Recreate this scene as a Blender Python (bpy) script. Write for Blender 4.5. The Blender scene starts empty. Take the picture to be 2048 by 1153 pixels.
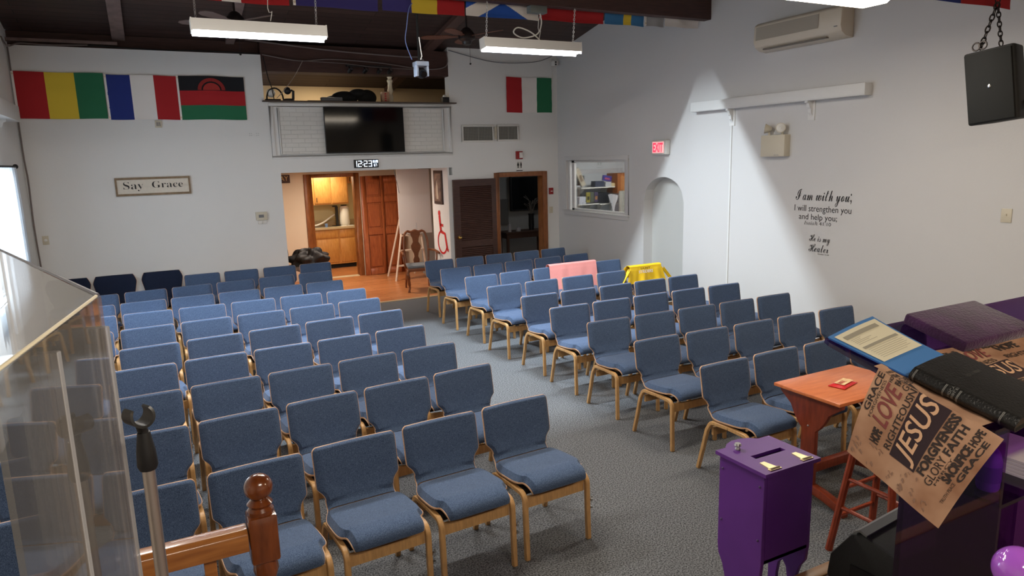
import bpy, bmesh, math, random
from math import sin, cos, pi, radians as R, sqrt, atan2, tan
from mathutils import Vector, Matrix
random.seed(7)
S = bpy.context.scene
COL = S.collection

# ---------------------------------------------------------------- camera
cam_d = bpy.data.cameras.new('camera'); cam = bpy.data.objects.new('camera', cam_d); COL.objects.link(cam)
yaw, pit, rol = R(27.354), R(10.571), R(-1.558)
cy_, sy_, cp_, sp_ = cos(yaw), sin(yaw), cos(pit), sin(pit)
fw = Vector((sy_*cp_, cy_*cp_, -sp_)); r0 = Vector((cy_, -sy_, 0)); u0 = r0.cross(fw)
rt = cos(rol)*r0 + sin(rol)*u0; up = -sin(rol)*r0 + cos(rol)*u0
m = Matrix((rt, up, -fw)).transposed().to_4x4(); m.translation = Vector((0, 0, 2.33))
cam.matrix_world = m
cam_d.sensor_width = 36.0; cam_d.lens = 1398.18/2048*36; cam_d.clip_start = .05; cam_d.clip_end = 100
S.camera = cam
# ---------------------------------------------------------------- colour management, world
S.view_settings.view_transform = 'Standard'; S.view_settings.look = 'None'
S.view_settings.gamma = 1; S.view_settings.use_curve_mapping = False
S.view_settings.exposure = 1.35
w = bpy.data.worlds.new('sky'); S.world = w; w.use_nodes = True
bg = w.node_tree.nodes['Background']; bg.inputs[0].default_value = (.75, .87, 1, 1); bg.inputs[1].default_value = 1.6

def area(name, loc, rot, sx, sy, power, color=(1, 1, 1), spread=180, parent=None):
    l = bpy.data.lights.new(name, 'AREA'); l.shape = 'RECTANGLE'; l.size = sx; l.size_y = sy
    l.energy = power; l.color = color; l.spread = R(spread)
    o = bpy.data.objects.new(name, l); o.location = loc; o.rotation_euler = rot; COL.objects.link(o)
    if parent: o.parent = parent
    return o
P_FIX, P_FIX3, P_FILL_BACK, P_FILL_MID = 80, 11, 22, 22     # watts: beam tubes, front wraparounds, added fill behind and above the view
COOL = (.80, .91, 1.0); NEUT = (1.0, .90, .76); WARM = (1.0, .72, .42)
area('window_daylight', (-1.44, 8.5, 1.65), (R(90), 0, R(-90)), 1.9, 1.3, 22, (.75, .88, 1))
area('kitchen_light', (3.4, 15.2, 2.14), (0, 0, 0), .6, .3, 8, (1, .84, .60))
area('lobby_light', (3.3, 12.7, 2.17), (0, 0, 0), .5, .3, 18, (1, .84, .70))
area('loft_light', (3.0, 12.6, 3.78), (0, 0, 0), .5, .3, 9, (1, .84, .60))
area('hall_light', (7.6, 12.6, 2.4), (0, 0, 0), .3, .3, .9, (.9, .95, 1))
area('office_light', (7.8, 9.9, 2.6), (0, 0, 0), .8, .5, 30, (1, .97, .9))

# ---------------------------------------------------------------- helpers
def lin(c):
    return tuple(((x/255)/12.92 if x/255 <= .04045 else ((x/255+.055)/1.055)**2.4) for x in c)
MATS = {}
def mat(name, rgb, rough=.6, metal=0, noise=0, nscale=30, bump=0, bscale=200, spec=.5, emit=0, stretch=None, coat=0, sheen=0, c2=None):
    if name in MATS: return MATS[name]
    m = bpy.data.materials.new(name); m.use_nodes = True; nt = m.node_tree; b = nt.nodes['Principled BSDF']
    c = lin(rgb)+(1,)
    b.inputs['Base Color'].default_value = c; b.inputs['Roughness'].default_value = rough; b.inputs['Metallic'].default_value = metal
    b.inputs['Specular IOR Level'].default_value = spec
    if coat: b.inputs['Coat Weight'].default_value = coat; b.inputs['Coat Roughness'].default_value = .1
    if sheen: b.inputs['Sheen Weight'].default_value = sheen; b.inputs['Sheen Roughness'].default_value = .4
    if emit:
        b.inputs['Emission Color'].default_value = c; b.inputs['Emission Strength'].default_value = emit
    tc = nt.nodes.new('ShaderNodeTexCoord')
    def ns(scale, det=3):
        n = nt.nodes.new('ShaderNodeTexNoise'); n.inputs['Scale'].default_value = scale; n.inputs['Detail'].default_value = det
        if stretch:
            mp = nt.nodes.new('ShaderNodeMapping'); mp.inputs['Scale'].default_value = stretch
            nt.links.new(tc.outputs['Object'], mp.inputs[0]); nt.links.new(mp.outputs[0], n.inputs['Vector'])
        else: nt.links.new(tc.outputs['Object'], n.inputs['Vector'])
        return n
    if noise or c2:
        n = ns(nscale); r = nt.nodes.new('ShaderNodeValToRGB')
        r.color_ramp.elements[0].position = .3; r.color_ramp.elements[1].position = .7
        if c2: a_, b_ = lin(c2), c[:3]
        else: a_, b_ = tuple(x*(1-noise) for x in c[:3]), tuple(min(1, x*(1+noise)) for x in c[:3])
        r.color_ramp.elements[0].color = a_+(1,); r.color_ramp.elements[1].color = b_+(1,)
        nt.links.new(n.outputs['Fac'], r.inputs[0]); nt.links.new(r.outputs[0], b.inputs['Base Color'])
    if bump:
        n = ns(bscale); bp = nt.nodes.new('ShaderNodeBump'); bp.inputs['Strength'].default_value = bump; bp.inputs['Distance'].default_value = .01
        nt.links.new(n.outputs['Fac'], bp.inputs['Height']); nt.links.new(bp.outputs[0], b.inputs['Normal'])
    MATS[name] = m; return m
def brickmat(name, c1, c2, mort, bw, rh, msize=.01, rough=.5, bump=.5, offset=.5, axis='XZ', coat=0, noise=.25):
    m = bpy.data.materials.new(name); m.use_nodes = True; nt = m.node_tree; b = nt.nodes['Principled BSDF']
    tc = nt.nodes.new('ShaderNodeTexCoord'); sx = nt.nodes.new('ShaderNodeSeparateXYZ'); cb = nt.nodes.new('ShaderNodeCombineXYZ')
    nt.links.new(tc.outputs['Object'], sx.inputs[0])
    nt.links.new(sx.outputs[axis[0]], cb.inputs[0]); nt.links.new(sx.outputs[axis[1]], cb.inputs[1])
    br = nt.nodes.new('ShaderNodeTexBrick'); nt.links.new(cb.outputs[0], br.inputs['Vector'])
    br.inputs['Scale'].default_value = 1; br.inputs['Brick Width'].default_value = bw; br.inputs['Row Height'].default_value = rh
    br.inputs['Mortar Size'].default_value = msize; br.inputs['Mortar Smooth'].default_value = .3; br.offset = offset
    br.inputs['Color1'].default_value = lin(c1)+(1,); br.inputs['Color2'].default_value = lin(c2)+(1,); br.inputs['Mortar'].default_value = lin(mort)+(1,)
    n = nt.nodes.new('ShaderNodeTexNoise'); n.inputs['Scale'].default_value = 6; n.inputs['Detail'].default_value = 6
    mp = nt.nodes.new('ShaderNodeMapping'); mp.inputs['Scale'].default_value = (1, 6, 1)
    nt.links.new(cb.outputs[0], mp.inputs[0]); nt.links.new(mp.outputs[0], n.inputs['Vector'])
    mx = nt.nodes.new('ShaderNodeMix'); mx.data_type = 'RGBA'; mx.blend_type = 'OVERLAY'; mx.inputs[0].default_value = noise*2
    nt.links.new(br.outputs['Color'], mx.inputs[6]); nt.links.new(n.outputs['Fac'], mx.inputs[7])
    nt.links.new(mx.outputs[2], b.inputs['Base Color'])
    inv = nt.nodes.new('ShaderNodeMath'); inv.operation = 'SUBTRACT'; inv.inputs[0].default_value = 1
    nt.links.new(br.outputs['Fac'], inv.inputs[1])
    bp = nt.nodes.new('ShaderNodeBump'); bp.inputs['Strength'].default_value = bump; bp.inputs['Distance'].default_value = .01
    nt.links.new(inv.outputs[0], bp.inputs['Height']); nt.links.new(bp.outputs[0], b.inputs['Normal'])
    b.inputs['Roughness'].default_value = rough
    if coat: b.inputs['Coat Weight'].default_value = coat
    MATS[name] = m; return m
def clear(name, tint, gl=.03, rough=.03, ior=1.45, solid=None, sw=0):
    m = bpy.data.materials.new(name); m.use_nodes = True; nt = m.node_tree; nt.nodes.remove(nt.nodes['Principled BSDF'])
    out = nt.nodes['Material Output']; t = nt.nodes.new('ShaderNodeBsdfTransparent'); t.inputs[0].default_value = tuple(tint)+(1,)
    g = nt.nodes.new('ShaderNodeBsdfGlossy'); g.inputs['Roughness'].default_value = rough
    f = nt.nodes.new('ShaderNodeFresnel'); f.inputs[0].default_value = ior
    mx = nt.nodes.new('ShaderNodeMixShader')
    ml = nt.nodes.new('ShaderNodeMath'); ml.operation = 'MULTIPLY_ADD'; ml.inputs[1].default_value = .8; ml.inputs[2].default_value = gl
    nt.links.new(f.outputs[0], ml.inputs[0]); nt.links.new(ml.outputs[0], mx.inputs[0])
    base = t.outputs[0]
    if solid:
        d = nt.nodes.new('ShaderNodeBsdfDiffuse'); d.inputs[0].default_value = tuple(solid)+(1,)
        m2 = nt.nodes.new('ShaderNodeMixShader'); m2.inputs[0].default_value = sw
        nt.links.new(t.outputs[0], m2.inputs[1]); nt.links.new(d.outputs[0], m2.inputs[2]); base = m2.outputs[0]
    nt.links.new(base, mx.inputs[1]); nt.links.new(g.outputs[0], mx.inputs[2]); nt.links.new(mx.outputs[0], out.inputs[0])
    MATS[name] = m; return m

class MB:
    """collects boxes, tubes, lathes, sheets; build() links them as one mesh object"""
    def __init__(s): s.v = []; s.f = []; s.mi = []; s.sm = []
    def add(s, vs, fs, mi=0, smooth=False):
        b = len(s.v); s.v += [tuple(v) for v in vs]
        for f in fs: s.f.append(tuple(b+i for i in f)); s.mi.append(mi); s.sm.append(smooth)
        return s
    def box(s, x0, x1, y0, y1, z0, z1, mi=0, M=None):
        v = [Vector((x, y, z)) for z in (z0, z1) for y in (y0, y1) for x in (x0, x1)]
        if M is not None: v = [M @ p for p in v]
        return s.add(v, [(0, 2, 3, 1), (4, 5, 7, 6), (0, 1, 5, 4), (2, 6, 7, 3), (0, 4, 6, 2), (1, 3, 7, 5)], mi)
    def prism(s, poly, h0, h1, ax='z', mi=0, M=None, smooth=False):
        """polygon extruded along axis ax; poly in the other two axes (x,y | x,z | y,z)"""
        def P(a, b, h): return Vector({'z': (a, b, h), 'y': (a, h, b), 'x': (h, a, b)}[ax])
        n = len(poly); v = [P(a, b, h0) for a, b in poly]+[P(a, b, h1) for a, b in poly]
        if M is not None: v = [M @ p for p in v]
        s.add(v, [tuple(range(n))[::-1], tuple(range(n, 2*n))], mi)
        return s.add(v, [(i, (i+1) % n, n+(i+1) % n, n+i) for i in range(n)], mi, smooth)
    def tube(s, pts, r, n=10, mi=0, caps=True, closed=False, sq=None):
        pts = [Vector(p) for p in pts]; rs = r if isinstance(r, (list, tuple)) else [r]*len(pts)
        rings = []; prev = None
        for i, p in enumerate(pts):
            if closed: t = (pts[(i+1) % len(pts)]-pts[i-1]).normalized()
            else: t = (pts[min(i+1, len(pts)-1)]-pts[max(i-1, 0)]).normalized()
            if prev is None:
                a = Vector((0, 0, 1)) if abs(t.z) < .9 else Vector((1, 0, 0)); x = t.cross(a).normalized()
            else:
                x = (prev-t*prev.dot(t)); x = x.normalized() if x.length > 1e-6 else t.orthogonal().normalized()
            prev = x; y = t.cross(x); q = []
            for k in range(n):
                an = 2*pi*k/n
                q.append(p+x*cos(an)*rs[i]+y*sin(an)*rs[i])
            rings.append(q)
        v = [p for q in rings for p in q]; f = []
        m_ = len(pts); L = m_ if closed else m_-1
        for i in range(L):
            for k in range(n):
                a = i*n+k; b = i*n+(k+1) % n; c = ((i+1) % m_)*n+(k+1) % n; d = ((i+1) % m_)*n+k
                f.append((a, b, c, d))
        s.add(v, f, mi, True)
        if caps and not closed: s.add(v, [tuple(range(n))[::-1], tuple(range((m_-1)*n, m_*n))], mi)
        return s
    def lathe(s, prof, c=(0, 0, 0), n=24, mi=0, M=None, smooth=True):
        v = []; f = []
        for r, z in prof:
            for k in range(n):
                p = Vector((r*cos(2*pi*k/n), r*sin(2*pi*k/n), z))
                if M is not None: p = M @ p
                v.append(p+Vector(c))
        for i in range(len(prof)-1):
            for k in range(n):
                f.append((i*n+k, i*n+(k+1) % n, (i+1)*n+(k+1) % n, (i+1)*n+k))
        s.add(v, f, mi, smooth)
        return s.add(v, [tuple(range(n))[::-1], tuple(range(len(v)-n, len(v)))], mi)
    def sphere(s, c, r, n=16, mi=0, sc=(1, 1, 1)):
        prof = [(max(1e-4, sin(pi*i/n)), -cos(pi*i/n)) for i in range(n+1)]
        M = Matrix.Diagonal((r*sc[0], r*sc[1], r*sc[2]))
        return s.lathe(prof, c, n+8, mi, M.to_4x4())
    def grid(s, fn, nu, nv, mi=0, smooth=True, mfn=None, th=0):
        """sheet from fn(u,v); th>0 gives it thickness along its normal"""
        P = [[Vector(fn(i/nu, j/nv)) for j in range(nv+1)] for i in range(nu+1)]
        if th:
            Q = []
            for i in range(nu+1):
                row = []
                for j in range(nv+1):
                    a = P[min(i+1, nu)][j]-P[max(i-1, 0)][j]; b = P[i][min(j+1, nv)]-P[i][max(j-1, 0)]
                    row.append(P[i][j]-a.cross(b).normalized()*th)
                Q.append(row)
        idx = lambda i, j: i*(nv+1)+j
        v = [p for r_ in P for p in r_]; N = len(v)
        if th: v += [p for r_ in Q for p in r_]
        for i in range(nu):
            for j in range(nv):
                mm = mfn((i+.5)/nu, (j+.5)/nv) if mfn else mi
                q = (idx(i, j), idx(i+1, j), idx(i+1, j+1), idx(i, j+1))
                s._q(v, q, mm, smooth)
                if th: s._q(v, tuple(N+k for k in q[::-1]), mm, smooth)
        if th:
            m0 = mfn or (lambda a, b: mi)
            for i in range(nu):
                s._q(v, (idx(i, 0), N+idx(i, 0), N+idx(i+1, 0), idx(i+1, 0)), m0((i+.5)/nu, 0), False)
                s._q(v, (idx(i, nv), idx(i+1, nv), N+idx(i+1, nv), N+idx(i, nv)), m0((i+.5)/nu, 1), False)
            for j in range(nv):
                s._q(v, (idx(0, j), idx(0, j+1), N+idx(0, j+1), N+idx(0, j)), m0(0, (j+.5)/nv), False)
                s._q(v, (idx(nu, j), N+idx(nu, j), N+idx(nu, j+1), idx(nu, j+1)), m0(1, (j+.5)/nv), False)
        s._flush(v); return s
    def _q(s, v, q, mi, sm):
        if not hasattr(s, '_pend'): s._pend = []
        s._pend.append((q, mi, sm))
    def _flush(s, v):
        b = len(s.v); s.v += [tuple(p) for p in v]
        for q, mi, sm in s._pend: s.f.append(tuple(b+i for i in q)); s.mi.append(mi); s.sm.append(sm)
        s._pend = []
    def build(s, name, mats, parent=None, bevel=0, seg=2, world=True, hide=False):
        """vertices are in world coordinates unless world=False (then in the parent's own)"""
        off = parent.location if (parent is not None and world) else Vector((0, 0, 0))
        while parent is not None and world and parent.parent is not None:
            parent_ = parent.parent; off = off+parent_.location; break
        me = bpy.data.meshes.new(name)
        me.from_pydata([Vector(v)-off for v in s.v], [], s.f); me.update()
        if not isinstance(mats, (list, tuple)): mats = [mats]
        for m_ in mats: me.materials.append(m_)
        me.polygons.foreach_set('material_index', s.mi); me.polygons.foreach_set('use_smooth', s.sm)
        bm = bmesh.new(); bm.from_mesh(me); bmesh.ops.remove_doubles(bm, verts=bm.verts, dist=1e-5)
        bmesh.ops.recalc_face_normals(bm, faces=bm.faces)
        if bevel:
            ed = [e for e in bm.edges if len(e.link_faces) == 2 and e.calc_face_angle(0) > .6]
            bmesh.ops.bevel(bm, geom=ed, offset=bevel, segments=seg, profile=.5, affect='EDGES', clamp_overlap=True)
            for f in bm.faces: f.smooth = True
        bm.to_mesh(me); bm.free()
        if bevel or any(s.sm):
            try: me.set_sharp_from_angle(angle=R(40))
            except Exception: pass
        o = bpy.data.objects.new(name, me); COL.objects.link(o)
        if parent is not None: o.parent = parent
        return o
def tag(o, label, cat, group=None):
    o['label'] = label; o['category'] = cat
    if group: o['group'] = group
    return o
def thing(name, label, cat, loc=(0, 0, 0), rz=0, group=None):
    o = bpy.data.objects.new(name, None); o.empty_display_size = .1; COL.objects.link(o)
    o.location = loc; o.rotation_euler = (0, 0, rz); return tag(o, label, cat, group)
def struct(name, mb, mats, **k):
    o = mb.build(name, mats, **k)
    if k.get('parent') is None: o['kind'] = 'structure'
    return o
def text_mesh(body, size, shear=0, extrude=0, align='LEFT', bold=0, spacing=1.0, sx=1.0):
    c = bpy.data.curves.new('lettering', 'FONT'); c.body = body; c.size = size; c.shear = shear; c.extrude = extrude
    c.align_x = align; c.offset = bold; c.space_character = spacing; c.resolution_u = 3
    o = bpy.data.objects.new('lettering', c); COL.objects.link(o)
    dg = bpy.context.evaluated_depsgraph_get(); me = bpy.data.meshes.new_from_object(o.evaluated_get(dg))
    vs = [Vector((v.co.x*sx, v.co.y, v.co.z)) for v in me.vertices]; fs = [tuple(p.vertices) for p in me.polygons]
    bpy.data.objects.remove(o); bpy.data.curves.remove(c); bpy.data.meshes.remove(me)
    return vs, fs
def fit_text(body, width=None, height=None, **k):
    """text scaled to a width and/or height, lower left corner at 0,0"""
    vs, fs = text_mesh(body, 1.0, **k)
    x0 = min(v.x for v in vs); x1 = max(v.x for v in vs); y0 = min(v.y for v in vs); y1 = max(v.y for v in vs)
    kx = width/(x1-x0) if width else None; ky = height/(y1-y0) if height else kx
    if kx is None: kx = ky
    return [Vector(((v.x-x0)*kx, (v.y-y0)*ky, v.z)) for v in vs], fs
MRIGHT = lambda y, z, x=6.876: Matrix(((0, 0, -1, x), (-1, 0, 0, y), (0, 1, 0, z), (0, 0, 0, 1)))   # faces -X, reads toward -Y
MBACK = lambda x, z, y=11.296: Matrix(((1, 0, 0, x), (0, 0, -1, y), (0, 1, 0, z), (0, 0, 0, 1)))     # faces -Y, reads toward +X
MUP = lambda x, y, z, a=0: Matrix.Translation((x, y, z)) @ Matrix.Rotation(a, 4, 'Z')
def put_text(mb, tf, M, mi=0):
    vs, fs = tf; mb.add([M @ v for v in vs], fs, mi); return mb

# ---------------------------------------------------------------- materials
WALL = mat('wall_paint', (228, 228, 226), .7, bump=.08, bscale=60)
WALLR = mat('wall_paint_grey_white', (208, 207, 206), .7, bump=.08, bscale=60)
TRIMW = mat('white_trim_paint', (222, 222, 220), .45)
CREAM = mat('cream_paint', (224, 205, 180), .7)
CARPET = mat('carpet', (142, 145, 149), .95, c2=(36, 38, 41), nscale=105, bump=.5, bscale=400, spec=.1)
BEAM = mat('dark_stained_beam', (66, 40, 34), .6, noise=.25, nscale=5, stretch=(1, 6, 12))
RAFT = mat('weathered_rafter', (128, 108, 102), .7, noise=.2, nscale=8)
PLANK = brickmat('dark_plank_ceiling', (74, 54, 48), (60, 44, 40), (24, 18, 16), 3.2, .135, .006, .6, .6, .37, 'XY', noise=.2)
BRICK = brickmat('white_painted_brick', (222, 220, 214), (218, 216, 210), (206, 204, 198), .2, .066, .005, .6, .5, .5, 'XZ', noise=.05)
WOODFL = brickmat('orange_wood_floor', (198, 132, 82), (176, 110, 64), (110, 66, 38), .9, .085, .0025, .3, .1, .4, 'XY', noise=.3)
FAB = mat('blue_fabric', (96, 115, 146), .95, c2=(46, 63, 90), nscale=260, bump=.35, bscale=500, spec=.15, sheen=.15)
FABD = mat('navy_fabric', (38, 46, 66), .95, c2=(28, 34, 52), nscale=420, spec=.1)
PLY = mat('beech_plywood', (204, 164, 132), .5, noise=.12, nscale=20, stretch=(1, 1, 8))
OAKF = mat('golden_beech', (192, 150, 98), .42, noise=.15, nscale=14, stretch=(6, 6, 1))
BLACK = mat('black_plastic', (22, 22, 24), .45)
BLACKM = mat('matt_black', (16, 16, 17), .8)
METAL = mat('steel', (190, 190, 190), .28, 1)
BRASS = mat('brass', (200, 170, 100), .3, 1)
OAK = mat('varnished_oak', (172, 112, 56), .3, c2=(140, 84, 38), nscale=9, stretch=(1, 8, 8), coat=.5)
OAKD = mat('dark_varnished_oak', (124, 64, 26), .22, c2=(92, 44, 18), nscale=10, stretch=(5, 5, 1), coat=.6)
CHERRY = mat('cherry_wood', (190, 104, 60), .35, c2=(166, 84, 46), nscale=6, stretch=(1, 8, 1), coat=.2)
CHERRYD = mat('dark_cherry_wood', (134, 56, 30), .4, c2=(108, 42, 22), nscale=8, stretch=(5, 5, 1), coat=.2)
HONEY = mat('honey_cabinet_wood', (214, 158, 88), .4, c2=(196, 136, 66), nscale=7, stretch=(6, 1, 1))
DOORW = mat('red_brown_door', (168, 92, 50), .4, c2=(140, 70, 36), nscale=7, stretch=(7, 1, 1), coat=.2)
CASEW = mat('casing_wood', (150, 92, 48), .45, c2=(122, 70, 34), nscale=8, stretch=(6, 1, 1))
DARKW = mat('dark_louver_wood', (72, 44, 34), .5, c2=(52, 30, 24), nscale=8, stretch=(1, 1, 7))
PURP = mat('purple_paint', (104, 50, 142), .45, noise=.05, nscale=8)
BEIGEP = mat('beige_plastic', (206, 198, 178), .5)
WHITEP = mat('white_plastic', (226, 224, 218), .45)
GREYP = mat('grey_plastic', (110, 112, 116), .5)
INK = mat('black_lettering', (26, 24, 26), .7)
TUBE = mat('glowing_tube', (255, 252, 244), .5, emit=6)
RED = mat('red_cloth', (172, 30, 36), .85); YEL = mat('yellow_cloth', (226, 196, 60), .85); GRN = mat('green_cloth', (38, 112, 76), .85)
NAVY = mat('blue_cloth', (34, 52, 130), .85); WHC = mat('white_cloth', (238, 234, 230), .85); BLC = mat('black_cloth', (20, 22, 28), .85)
SKYB = mat('sky_blue_cloth', (62, 126, 180), .85); SCOT = mat('scots_blue_cloth', (40, 92, 190), .85); GRYC = mat('grey_cloth', (170, 172, 176), .85)
INDIGO = mat('indigo_cloth', (58, 52, 122), .85)
# ================================================================ SETTING
def ceil_z(y): return 4.17+.2*(11.3-y) if y > 3.5 else 4.17+.2*7.8-.2*(3.5-y)
XL, XR, YB, YF = -1.37, 6.88, 11.3, -3.5
struct('floor', MB().box(-1.6, 7.1, -3.6, 11.2, -.1, 0).box(-1.6, 1.9, 11.2, 11.5, -.1, 0).box(4.7, 7.1, 11.2, 11.5, -.1, 0), CARPET)
struct('floor', MB().box(1.9, 4.7, 11.2, 12.1, -.1, .004).box(1.9, 6.3, 12.1, 16.4, -.1, .004).box(5.4, 8.4, 11.5, 12.1, -.1, .004).box(6.3, 8.4, 12.1, 14, -.1, .004), WOODFL)
struct('trim_threshold', MB().box(1.9, 4.7, 11.17, 11.215, 0, .014), mat('pale_threshold', (214, 188, 150), .4))
# right wall (X = 6.88 .. 7.05) with window 9.13-11.07 x 1.28-2.30 and the arched niche
mb = MB()
def slab(y0, y1, za0, za1, zb0, zb1, x0=XR, x1=7.05):
    v = [(x, y, z) for x in (x0, x1) for (y, z) in ((y0, za0), (y1, zb0), (y1, zb1), (y0, za1))]
    mb.add(v, [(0, 1, 2, 3), (7, 6, 5, 4), (0, 4, 5, 1), (1, 5, 6, 2), (2, 6, 7, 3), (3, 7, 4, 0)])
slab(YF, 3.5, 0, ceil_z(YF), 0, ceil_z(3.5)); slab(3.5, 7.84, 0, ceil_z(3.5), 0, ceil_z(7.84))
NA = 20; ya, yb, zsp, ztop = 7.84, 8.755, 1.62, 1.985
for i in range(NA):
    a, b = ya+(yb-ya)*i/NA, ya+(yb-ya)*(i+1)/NA
    zz = lambda y: zsp+(ztop-zsp)*sqrt(max(0, 1-abs((y-(ya+yb)/2)/((yb-ya)/2))**2.0))
    slab(a, b, zz(a), ceil_z(a), zz(b), ceil_z(b))
wy0, wy1, wz0, wz1 = 9.22, 10.98, 1.36, 2.25
slab(yb, wy0, 0, ceil_z(yb), 0, ceil_z(wy0)); slab(wy0, wy1, 0, wz0, 0, wz0); slab(wy0, wy1, wz1, ceil_z(wy0), wz1, ceil_z(wy1))
slab(wy1, 11.47, 0, ceil_z(wy1), 0, ceil_z(11.47))
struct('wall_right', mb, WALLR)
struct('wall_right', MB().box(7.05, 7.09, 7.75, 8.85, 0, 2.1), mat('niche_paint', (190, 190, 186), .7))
# left wall with the window opening
mb = MB()
slab(YF, 3.5, 0, ceil_z(YF), 0, ceil_z(3.5), -1.55, XL); slab(3.5, 7.6, 0, ceil_z(3.5), 0, ceil_z(7.6), -1.55, XL)
slab(7.6, 9.45, 0, 1.0, 0, 1.0, -1.55, XL); slab(7.6, 9.45, 2.3, ceil_z(7.6), 2.3, ceil_z(9.45), -1.55, XL)
slab(9.45, 11.47, 0, ceil_z(9.45), 0, ceil_z(11.47), -1.55, XL)
struct('wall_left', mb, WALL)
# front wall behind the camera
struct('wall_front', MB().box(-1.55, 7.05, YF-.15, YF, 0, ceil_z(YF)), WALL)
# back wall
mb = MB().box(XL, 1.75, 11.3, 11.47, 0, 3.93).box(1.75, 1.9, 11.3, 11.47, 0, 2.19).box(1.75, 4.75, 11.3, 11.47, 2.19, 3.25)
struct('wall_back', mb, WALL)
mb = MB().box(4.69, 5.62, 11.3, 11.47, 0, 2.06).box(6.55, 6.88, 11.3, 11.47, 0, 2.06).box(4.75, 6.88, 11.3, 11.47, 2.06, 4.17).box(4.66, 4.69, 11.3, 12.08, 0, 2.19)
struct('wall_back', mb, WALL)
struct('wall_back', MB().box(1.95, 4.58, 11.285, 11.3, 2.47, 3.17), BRICK)
mb = MB()
for (a, b, c, d) in ((1.80, 4.76, 2.405, 2.45), (1.80, 4.76, 3.19, 3.235), (1.80, 1.85, 2.45, 3.19), (4.71, 4.76, 2.45, 3.19), (1.92, 4.63, 2.455, 2.475), (1.92, 4.63, 3.165, 3.18), (1.92, 1.94, 2.475, 3.165), (4.60, 4.63, 2.475, 3.165)):
    mb.box(a, b, 11.272, 11.3, c, d)
struct('trim_1', mb, TRIMW, bevel=.004)
struct('trim_2', MB().box(1.72, 4.84, 11.2, 11.5, 3.25, 3.268), mat('dark_ledge', (74, 58, 48), .5))
# header beam and ceiling
struct('beam_header', MB().box(XL, 1.75, 11.475, 11.62, 3.6, 4.13).box(1.75, 4.75, 11.3, 11.62, 3.70, 4.10), BEAM)
mb = MB()
for y0, y1 in ((YF, 3.5), (3.5, 14.4)):
    z0, z1 = ceil_z(y0), ceil_z(y1) if y1 < 14 else ceil_z(11.3)-.2*3.1
    v = [(-1.6, y0, z0), (7.1, y0, z0), (7.1, y1, z1), (-1.6, y1, z1), (-1.6, y0, z0+.08), (7.1, y0, z0+.08), (7.1, y1, z1+.08), (-1.6, y1, z1+.08)]
    mb.add(v, [(0, 1, 2, 3), (7, 6, 5, 4), (0, 4, 5, 1), (2, 6, 7, 3), (0, 3, 7, 4), (1, 5, 6, 2)])
struct('ceiling', mb, PLANK)
def rafter(x0, x1, y0, y1, d, m):
    za, zb = 4.17+.2*(11.3-y0), 4.17+.2*(11.3-y1)
    v = [(x, y, z) for x in (x0, x1) for (y, z) in ((y0, za-d), (y1, zb-d), (y1, zb), (y0, za))]
    return struct('ceiling_rafter', MB().add(v, [(0, 1, 2, 3), (7, 6, 5, 4), (0, 4, 5, 1), (1, 5, 6, 2), (2, 6, 7, 3), (3, 7, 4, 0)]), m)
rafter(-.16, .0, 7.55, 11.62, .07, RAFT); rafter(1.30, 1.42, 7.55, 11.5, .05, RAFT); rafter(4.34, 4.50, 7.55, 14.3, .07, mat('brown_rafter', (92, 66, 58), .6))
struct('beam_main', MB().box(XL, XR, 7.37, 7.50, 4.05, 4.93), BEAM, bevel=.006)
struct('trim_3', MB().box(XL, -.1, 11.36, 11.46, 3.99, 4.03), RAFT)   # pale ledger board above the wall at the window side
# lobby behind the back wall
mb = MB().box(1.75, 2.88, 14.2, 14.32, 0, 2.3).box(3.84, 7, 14.2, 14.32, 0, 2.3).box(2.88, 3.84, 14.2, 14.32, 2.05, 2.3)
mb.box(1.75, 1.9, 11.47, 14.2, 0, 2.3).box(5.88, 5.94, 12.1, 14.2, 0, 2.3).box(4.69, 5.94, 12.08, 12.14, 0, 2.3)
struct('wall_lobby', mb, CREAM)
struct('ceiling_lobby', MB().box(1.75, 6.3, 11.47, 14.3, 2.2, 2.26), TRIMW)
# loft
struct('floor_loft', MB().box(1.6, 6.9, 11.47, 14.3, 3.1, 3.2), mat('loft_floor', (90, 80, 70), .8))
struct('wall_loft', MB().box(-1.5, 7.0, 13.55, 13.65, 3.2, 3.82).box(1.0, 1.1, 11.5, 13.6, 3.2, 4.2), mat('loft_cream', (222, 196, 156), .7))
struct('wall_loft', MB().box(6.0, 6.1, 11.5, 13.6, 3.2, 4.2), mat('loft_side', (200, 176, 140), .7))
# kitchen shell
struct('wall_kitchen', MB().box(2.2, 5.2, 16.2, 16.3, 0, 2.3).box(2.2, 2.3, 14.32, 16.2, 0, 2.3).box(5.1, 5.2, 14.32, 16.2, 0, 2.3), mat('kitchen_paint', (226, 216, 176), .7))
struct('ceiling_kitchen', MB().box(2.2, 5.2, 14.3, 16.3, 2.2, 2.26), TRIMW)
# hallway behind the dark doorway
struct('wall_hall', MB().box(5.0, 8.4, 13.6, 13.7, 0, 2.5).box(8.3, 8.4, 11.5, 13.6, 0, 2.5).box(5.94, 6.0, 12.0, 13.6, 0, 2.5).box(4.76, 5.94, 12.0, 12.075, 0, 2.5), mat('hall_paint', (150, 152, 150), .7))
struct('ceiling_hall', MB().box(5.0, 8.4, 11.47, 13.7, 2.5, 2.56), TRIMW)
# office behind the pass-through window
struct('wall_office', MB().box(7.05, 9.4, 11.42, 11.5, 0, 2.9).box(9.3, 9.4, 8.6, 11.42, 0, 2.9).box(7.1, 9.4, 8.5, 8.6, 0, 2.9), mat('office_paint', (196, 200, 206), .7))
struct('ceiling_office', MB().box(7.05, 9.4, 8.5, 11.5, 2.85, 2.9).box(7.05, 9.4, 8.5, 11.5, -.05, 0), TRIMW)
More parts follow.
